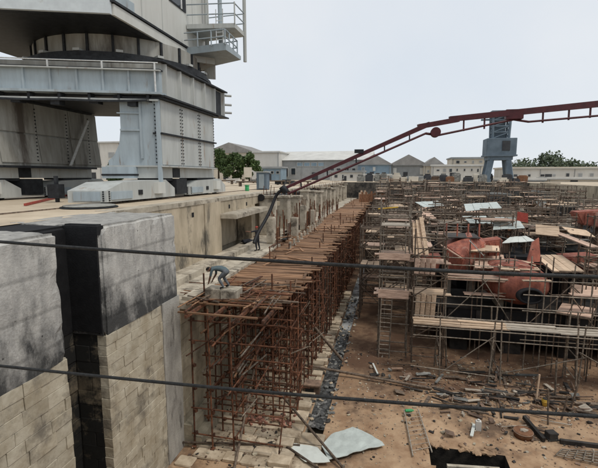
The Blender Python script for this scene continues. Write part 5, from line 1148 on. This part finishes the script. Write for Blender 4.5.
for lab, u, v in (('small bright green bottle beside the lying ladder', 411, 413), ('small green cloth scrap left of the trench', 301, 399)):
    p = fl(u, v, .05); t = thing('green_scrap', lab, 'scrap', p)
    if u > 400: tube('bottle', p + Vector((-.3, 0, .1)), p + Vector((.05, .1, .1)), .08, 'green_plastic', t, 'drum'); tube('cap', p + Vector((.05, .1, .1)), p + Vector((.14, .12, .1)), .04, 'green_plastic', t)
    else: prism('cloth', [p, p + Vector((.5, .05, .05)), p + Vector((.45, .4, .02)), p + Vector((.05, .35, .08))], (0, 0, .1), 'green_plastic', t)
t = thing('ladder', 'thin pale ladder lying on the dirt beside the black pit', 'ladder', fl(412, 440))
a0, a1, b0, b1 = fl(413, 456, .12), fl(404, 410, .12), fl(432, 452, .12), fl(418, 409, .12)
tube('ladder_rail', a0, a1, .035, 'plank_grey', t); tube('ladder_rail', b0, b1, .035, 'plank_grey', t)
for k in range(1, 10): tube('rung', a0.lerp(a1, k / 10), b0.lerp(b1, k / 10), .014, 'plank_grey', t)
tag(bar('steel_beam', fl(524, 417, .25), fl(544, 440, .1), .16, .2, 'deck_dark'), 'short black steel beam lying slanted on the dirt', 'beam')
tag(bar('steel_beam', fl(560, 441, .1), fl(606, 447, .1), .16, .2, 'deck_dark'), 'black steel beam lying at the right edge of the floor', 'beam')
p = fl(551, 438)
t = thing('dark_block', 'small dark block at the lower end of the slanted beam', 'block', p); box('body', p + Vector((0, 0, .18)), (.45, .4, .32), 'deck_dark', t, (0, 0, .3), shape='rough1'); box('foot', p + Vector((0, 0, .02)), (.55, .5, .05), 'deck_dark', t, (0, 0, .3))
t = thing('mesh_frame', 'grey welded bar frame lying flat in the lower right corner', 'frame', fl(575, 456))
for k in range(5): f_ = k / 4; tube('bar', fl(556, 455, .1).lerp(fl(562, 449, .1), f_), fl(602, 464, .1).lerp(fl(602, 452, .1), f_), .03, 'tube_steel', t)
for k in range(6): f_ = k / 5; tube('cross_bar', fl(556, 455, .15).lerp(fl(602, 464, .15), f_), fl(562, 449, .15).lerp(fl(602, 452, .15), f_), .03, 'tube_steel', t)
tag(bar('slab', fl(447, 466, .06), fl(500, 469.5, .06), .16, .12, 'pale_concrete'), 'pale concrete kerb slab on the near side of the black pit', 'slab')
for k in range(26):
    f_ = rnd.random(); p = Vector((PIT[0] - rnd.uniform(.0, .35), PIT[2] + f_ * 3.6, FLOOR + .03)) if k % 3 == 0 else Vector((PIT[0] + f_ * (PIT[1] - PIT[0]), PIT[3] + rnd.uniform(-.12, .3), FLOOR + .02))
    box('edge_lump', p, (rnd.uniform(.2, .6), rnd.uniform(.15, .45), rnd.uniform(.1, .26)), 'floor_dirt_shaded', floor, (rnd.uniform(-.3, .3), rnd.uniform(-.3, .3), rnd.uniform(0, 3)), shape='rock')
# poles and posts standing about in the scrap
for i, (u, v, h, lean, m) in enumerate([(536, 402, 1.6, .1, 'plank'), (548, 425, 1.9, -.1, 'tube_brown'), (561, 420, 1.3, .25, 'tube_brown'), (570, 410, 1.7, .35, 'tube_brown'), (555, 398, 2.2, -.05, 'tube_steel'), (527, 395, 1.2, .5, 'tube_brown')]):
    p = fl(u, v); tag(tube('standing_post', p - Vector((0, 0, .05)), p + Vector((lean, .1, h)), .05, m), 'thin %s post stuck in the scrap ground, %s from the left' % ({'plank': 'pale wooden', 'tube_brown': 'dark brown', 'tube_steel': 'grey steel'}[m], ORD[[1, 2, 4, 5, 3, 0][i]]), 'post', 'posts in the scrap')
heaps = [('scrap heap of boards and pipes behind the lying ladder', 445, 398, 26), ('widest scrap heap of grey offcuts under the lower wire rope', 490, 402, 36), ('dark scrap heap near the yellow can', 535, 398, 30), ('scrap heap of rods at the right edge of the picture', 580, 405, 24), ('flat scrap scatter in front of the trestle legs', 500, 384, 26), ('thin scrap scatter on the dirt left of the tub', 500, 424, 16), ('scrap scatter at the foot of the ladder tower', 405, 376, 18)]
for hi, (lab, u, v, n) in enumerate(heaps):
    c = fl(u, v); t = thing('scrap_heap', lab, 'scrap', c, 'scrap heaps on the dock floor')
    for k in range(n):
        p = Vector((c.x + rnd.gauss(0, 1.5), c.y + rnd.gauss(0, .9), FLOOR + .05 + rnd.random() * .16)); kind = rnd.random()
        a = rnd.uniform(-.4, .4) + (math.pi / 2 if rnd.random() < .3 else 0); m = rnd.choice(['deck_dark', 'deck_brown', 'tube_brown', 'plank_grey', 'deck_grey', 'tube_brown', 'deck_brown', 'white_sheet' if k % 6 == 0 else 'deck_dark'])
        if kind < .4: box('offcut', p, (rnd.uniform(.4, 1.7), rnd.uniform(.1, .25), .05), m, t, (rnd.uniform(-.2, .2), rnd.uniform(-.12, .12), a))
        elif kind < .72: L = rnd.uniform(.5, 2.0); d = Vector((math.cos(a), math.sin(a), rnd.uniform(-.06, .06))) * L / 2; tube('rod', p - d, p + d, rnd.uniform(.02, .05), m, t)
        elif kind < .86: box('lump', p, (rnd.uniform(.15, .4), rnd.uniform(.15, .4), rnd.uniform(.1, .25)), m, t, (rnd.random(), rnd.random(), rnd.random()), shape='rock')
        else: box('flat_scrap', p, (rnd.uniform(.3, .8), rnd.uniform(.25, .6), .03), m, t, (rnd.uniform(-.3, .3), rnd.uniform(-.3, .3), a))
# fine rubble nobody could count
bm = bmesh.new()
for k in range(4200):
    if k % 3 == 0: x, y = rnd.uniform(-8.8, -4), rnd.uniform(15.5, 34); z = FLOOR + .14
    elif k % 3 == 1: x, y = rnd.gauss(6, 4), rnd.gauss(24.5, 2.6); z = FLOOR + .02
    else: x, y = rnd.uniform(-2.8, 16), rnd.uniform(16.5, 30); z = FLOOR + .02
    if (PIT[0] - .1 < x < PIT[1] + .1 and y < PIT[3] + .1) or x < -8.9 or TX0 < x < TX1: continue
    s = .022 + .1 * rnd.random() ** 3
    M = Matrix.Translation((x, y, z)) @ Matrix.Rotation(rnd.uniform(0, 3), 4, 'Z') @ Matrix.Rotation(rnd.uniform(-.5, .5), 4, 'X') @ Matrix.Diagonal((s * rnd.uniform(.7, 2.2), s, s * .7, 1))
    r0 = bmesh.ops.create_cube(bm, size=1, matrix=M); mi = rnd.randrange(5)
    for v in r0['verts']:
        for f in v.link_faces: f.material_index = mi
me = finish('floor_rubble', bm, ['deck_brown', 'deck_dark', 'pale_concrete', 'old_stone', 'deck_brown'])
tag(link('floor_rubble', me), 'small stones and rubble strewn over the dock floor', 'rubble', kind='stuff')

# ------------------------------------------------------------------ buildings beyond the dock
def building(name, label, u0, u1, vtop, y, depth, wallm, roof='flat', roofm='roof_grey', wins=(), vroof=None, cat='building', band=None):
    a, b = ay(u0, vtop, y), ay(u1, vtop, y); x0, x1, h = a.x, b.x, a.z * .5 + b.z * .5
    t = thing(name, label, cat, ((x0 + x1) / 2, y, 0))
    span('wall', x0, x1, y, y + depth, 0, h, wallm, t)
    if roof == 'flat':
        span('roof', x0 - .4, x1 + .4, y - .4, y + depth + .4, h, h + .5, roofm, t)
    else:
        hr = ay((u0 + u1) / 2, vroof, y).z
        if roof == 'gable_front':
            prism('roof', [Vector((x0 - .6, y - .5, h)), Vector((x1 + .6, y - .5, h)), Vector(((x0 + x1) / 2, y - .5, hr))], (0, depth + 1, 0), roofm, t)
        else:
            prism('roof', [Vector((x0 - .5, y - .6, h)), Vector((x0 - .5, y + depth + .6, h)), Vector((x0 - .5, y + depth / 2, hr))], (x1 - x0 + 1, 0, 0), roofm, t)
    bar('gutter', (x0 - .3, y - .52, h - .12), (x1 + .3, y - .52, h - .12), .16, .16, 'b_grey', t)
    for k in range(max(2, int((x1 - x0) / 7))):
        xx = x0 + .4 + (x1 - x0 - .8) * k / max(1, int((x1 - x0) / 7) - 1) if (x1 - x0) > 14 else x0 + .4 + (x1 - x0 - .8) * k
        tube('downpipe', (xx, y - .1, 0), (xx, y - .1, h - .15), .09, 'b_grey', t)
    dx_ = x0 + (x1 - x0) * .37; dd = span('door', dx_, dx_ + min(2.4, (x1 - x0) * .12), y - .1, y - .02, 0, min(3.0, h * .55), 'b_dark', t)
    for (uu0, uu1, v0, v1, m) in wins:
        p, q = ay(uu0, v1, y), ay(uu1, v0, y)
        w = span('window', p.x, q.x, y - .12, y - .02, p.z, q.z, 'b_white', t); fr = .12
        span('pane', p.x + fr, q.x - fr, y - .16, y - .125, p.z + fr, q.z - fr, m, w)
    return t
wr = random.Random(77)
def win_row(u0, u1, n, v0, v1, m='glass', fill=.5):
    s = (u1 - u0) / n; out = []
    for k in range(n):
        if n > 4 and wr.random() < .2: continue
        c = u0 + s * (k + .5) + wr.uniform(-.12, .12) * s; w = s * fill * wr.uniform(.7, 1.35); dv = (v1 - v0) * wr.choice([0, 0, .25, -.3])
        out.append((c - w / 2, c + w / 2, v0 + max(0, dv), v1 + max(0, -dv), wr.choice([m, m, 'glass', 'b_grey'])))
    return out
building('gabled_shed', 'grey shed with low peaked roof behind the green trees', 205, 254, 152.5, 175, 30, 'b_cream', 'gable_front', 'roof_grey', vroof=142.5, wins=win_row(214, 250, 4, 156, 159))
building('white_shed', 'rust-stained white shed wall between the trees and the long warehouse', 250, 279, 152.5, 160, 25, 'b_white', 'flat', 'roof_pale', wins=win_row(253, 277, 2, 170, 176, 'b_dark', .3))
building('blue_hut', 'low blue hut in front of the white shed', 262, 281, 168, 148, 8, 'b_blue', 'flat', 'b_grey', wins=win_row(264, 280, 3, 171, 174, 'glass', .45))
building('long_warehouse', 'long grey warehouse with broad pale roof and blue window strip', 279, 371, 160, 165, 30, 'b_grey', 'gable_side', 'roof_pale', vroof=149, wins=[(297 + 7 * k, 303 + 7 * k, 162.5, 166.5, 'b_blue') for k in range(4)] + win_row(283, 296, 2, 168, 175, 'b_dark', .6) + win_row(328, 366, 5, 168, 175, 'b_dark', .5))
building('store_shed', 'low cream store in front of the long warehouse', 330, 364, 172, 140, 8, 'b_white', 'flat', 'b_grey', wins=win_row(332, 362, 4, 174.5, 178, 'b_dark', .4))
building('blue_workshop', 'blue walled workshop with grey gable behind the deck end', 358, 391, 164.5, 150, 25, 'b_blue', 'gable_front', 'roof_grey', vroof=154, wins=win_row(360, 389, 5, 167, 171, 'b_white', .55))
building('white_strip_shed', 'low white shed in front of the blue workshop', 364, 391, 175.5, 138, 6, 'b_white', 'flat', 'roof_pale', wins=win_row(366, 389, 3, 177.5, 180, 'b_dark', .3))
building('grey_workshop', 'grey workshop with pointed gable left of the white house', 390, 427, 165, 155, 25, 'b_grey', 'gable_front', 'roof_grey', vroof=154.5, wins=win_row(392, 425, 5, 168, 173, 'b_white', .5))
building('small_gable_shed', 'small shed with grey gable touching the white house', 424, 444, 165.5, 152, 20, 'b_cream', 'gable_front', 'roof_grey', vroof=157, wins=win_row(426, 442, 3, 169, 173, 'b_dark', .45))
building('white_house', 'long white two-storey house left of the small far crane', 432, 482, 166, 148, 14, 'b_white', 'flat', 'roof_pale', wins=win_row(434, 481, 7, 168.5, 171.5, 'b_dark', .42) + win_row(434, 481, 6, 175, 178.5, 'b_dark', .5))
building('upper_block', 'pale flat-roofed block rising behind the white house', 452, 486, 158.5, 170, 14, 'b_cream', 'flat', 'b_grey', wins=win_row(455, 484, 4, 160.5, 163, 'b_dark', .4))
building('long_white_building', 'long low white building with dark windows at the right', 506, 612, 168.5, 150, 16, 'b_white', 'flat', 'b_cream', wins=win_row(510, 610, 8, 173, 177, 'b_dark', .34))
building('cream_annex', 'lower cream annex in front of the long white building', 548, 610, 179, 128, 8, 'b_cream', 'flat', 'roof_pale', wins=win_row(550, 608, 6, 182, 185, 'b_dark', .35))
building('grey_annex', 'low grey sheds right beside the small far crane legs', 486, 545, 180, 126, 8, 'b_grey', 'flat', 'roof_pale', wins=win_row(488, 543, 6, 182.5, 185.5, 'b_dark', .4))
building('quay_store', 'low dark store at the far quay below the grey workshop', 392, 440, 178, 124, 7, 'b_grey', 'flat', 'b_grey', wins=win_row(394, 438, 5, 180, 184, 'b_dark', .5))

# small far crane
cx, cyy = ay(498, 160, 118).x, 118.0
t = thing('tower_crane', 'small blue-grey dockside crane with lattice mast in the distance', 'crane', (cx, cyy, 0))
for sx in (-1, 1):
    for sy in (-1, 1):
        L = bar('leg', (cx + sx * 3.0, cyy + sy * 2.2, 0), (cx + sx * 2.0, cyy + sy * 1.8, 6.2), 1.1, 1.1, 'crane_far', t)
        span('bogie', cx + sx * 3.0 - 1, cx + sx * 3.0 + 1, cyy + sy * 2.2 - .6, cyy + sy * 2.2 + .6, 0, .9, 'crane_far', t)
span('portal_beam', cx - 2.9, cx + 2.9, cyy - 2.4, cyy + 2.4, 5.6, 6.6, 'crane_far', t)
hs_ = span('cab', cx - 3.4, cx + 3.6, cyy - 2.6, cyy + 2.6, 6.6, 11.0, 'crane_far', t, shape='stone')
span('cab_opening', cx + .2, cx + 2.0, cyy - 2.75, cyy - 2.6, 7.9, 10.3, 'b_dark', hs_)
span('cab_sill', cx - 3.6, cx + 3.8, cyy - 2.9, cyy + 2.9, 6.5, 6.9, 'crane_far', hs_)
mt = [(-1.9, -1.4), (1.9, -1.4), (1.9, 1.4), (-1.9, 1.4)]
for (a, b) in mt: tube('mast_chord', (cx + a * 1.0, cyy + b, 11), (cx + a * 1.1, cyy + b, 17.4), .32, 'crane_far', t)
for k in range(4):
    z0 = 11 + 1.5 * k
    for i in range(4):
        (a, b), (c, d) = mt[i], mt[(i + 1) % 4]; tube('lattice', (cx + a, cyy + b, z0), (cx + c, cyy + d, z0 + 1.5), .17, 'crane_far', t); tube('lattice', (cx + a, cyy + b, z0 + 1.5), (cx + c, cyy + d, z0 + 1.5), .17, 'crane_far', t)
span('mast_panel', cx - 1.5, cx + 1.5, cyy + .9, cyy + 1.2, 11, 17, 'crane_far', t)
span('mast_head', cx - 2.5, cx + 2.4, cyy - 2, cyy + 2, 17.0, 17.8, 'crane_far', t); span('arm_stub', cx - 4.6, cx - 2.1, cyy - .4, cyy + .4, 15.6, 16.0, 'crane_far', t)

for i in range(22):
    x = -8 + i * 1.9 + rnd.uniform(-.5, .5); y = 112 + rnd.uniform(0, 6); h = rnd.uniform(.8, 2.3); w = rnd.uniform(1.0, 2.6); cn, m = rnd.choice([('dark', 'b_dark'), ('grey', 'deck_grey'), ('brown', 'deck_brown'), ('rusty', 'rust_orange'), ('pale', 'b_cream')])
    t = thing('stack_of_stores', '%s covered stack of stores on the quay beyond the dock end, %s from the left' % (cn, ordinal(i)), 'stores', (x, y, 0), 'stacks beyond the dock end')
    span('base', x - w / 2, x + w / 2, y - .7, y + .7, 0, .15, 'plank_grey', t); span('load', x - w / 2 + .05, x + w / 2 - .05, y - .65, y + .65, .15, h, m, t, shape='rough%d' % (i % 4)); span('cover', x - w * .3, x + w * .35, y - .5, y + .5, h - .03, h + rnd.uniform(.1, .5), rnd.choice(['deck_dark', 'deck_grey', m]), t, shape='rough%d' % ((i + 1) % 4))
# ------------------------------------------------------------------ trees
def tree(name, label, x, y, h, cw, ch, seed, leafm, n=1600, ls=.55, group=None):
    t = thing(name, label, 'tree', (x, y, 0), group); rr = random.Random(seed)
    base_h = h - ch
    bm = bmesh.new()
    def limb(p, q, r0, r1):
        d = (q - p); rot = d.to_track_quat('Z', 'Y').to_matrix().to_4x4(); bmesh.ops.create_cone(bm, cap_ends=False, segments=7, radius1=r0, radius2=r1, depth=d.length, matrix=Matrix.Translation((p + q) / 2) @ rot)
    top = Vector((0, 0, base_h + ch * .45)); limb(Vector((0, 0, 0)), top, .06 * h * .6, .03 * h * .5); tips = []
    for k in range(9):
        a = k * 2.4; q = Vector((math.cos(a) * cw * .36 * rr.uniform(.6, 1.1), math.sin(a) * cw * .36 * rr.uniform(.6, 1.1), base_h + ch * rr.uniform(.3, .9))); limb(top * rr.uniform(.6, .95), q, .02 * h * .5, .008 * h * .5); tips.append(q)
    link('trunk', finish('trunk', bm, 'bark'), t)
    cl = []
    for k in range(26):
        a = rr.uniform(0, 6.28); rad = math.sqrt(rr.random()); z = rr.uniform(-1, 1); s = math.sqrt(max(0, 1 - z * z)); cl.append((Vector((math.cos(a) * rad * s * cw / 2, math.sin(a) * rad * s * cw / 2, base_h + ch * (.5 + .46 * z))), rr.uniform(.10, .2) * cw))
    vs, fs = [], []
    for k in range(n):
        c, r = cl[rr.randrange(len(cl))]; d = Vector((rr.gauss(0, 1), rr.gauss(0, 1), rr.gauss(0, .8))).normalized() * r * rr.random() ** .4
        p = c + d; a = Vector((rr.gauss(0, 1), rr.gauss(0, 1), rr.gauss(0, 1))).normalized(); b = a.cross(Vector((rr.gauss(0, 1), rr.gauss(0, 1), rr.gauss(0, 1)))).normalized(); s = ls * rr.uniform(.35, 1.5); i = len(vs)
        vs += [p - a * s * .5, p + b * s * .3, p + a * s * .5, p - b * s * .3]; fs.append((i, i + 1, i + 2, i + 3))
    me = bpy.data.meshes.new('crown'); me.from_pydata(vs, [], fs); me.materials.append(MATS[leafm]); link('crown', me, t)
def tree_at(label, u, vt, y, wpx, hpx, seed, leafm='leaf', n=1600, ls=.6, group=None):
    p = ay(u, vt, y); k = y / 410; tree('tree', label, p.x, y, p.z, wpx * k, hpx * k, seed, leafm, n, ls, group)
tree_at('bushy green tree just right of the big crane, leftmost of the group', 218, 150, 125, 24, 25, 1, n=3200, ls=.8, group='trees by the sheds')
tree_at('low dark green tree in the middle of the group by the sheds', 233, 154, 122, 26, 24, 2, n=3200, ls=.8, group='trees by the sheds')
tree_at('rounded green tree at the right end of the group by the sheds', 249, 153.5, 124, 22, 25, 3, n=3200, ls=.8, group='trees by the sheds')
tree_at('bushy tree seen under the big crane between its legs', 112, 164, 120, 24, 20, 4, n=2400, ls=.8, group='trees by the sheds')
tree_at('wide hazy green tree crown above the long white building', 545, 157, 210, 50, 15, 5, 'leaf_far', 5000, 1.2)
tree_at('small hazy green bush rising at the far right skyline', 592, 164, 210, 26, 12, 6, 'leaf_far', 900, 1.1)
p = ay(110, 168, 130)
building('white_hall', 'white hall seen through the gap under the big crane', 60, 140, 143, 150, 20, 'b_white', 'flat', 'roof_pale', wins=win_row(64, 138, 7, 152, 158, 'b_grey', .5))
for o in list(col.objects):
    if o.type == 'MESH' and o.data and not o.data.materials: o.data.materials.append(MATS['deck_grey'])
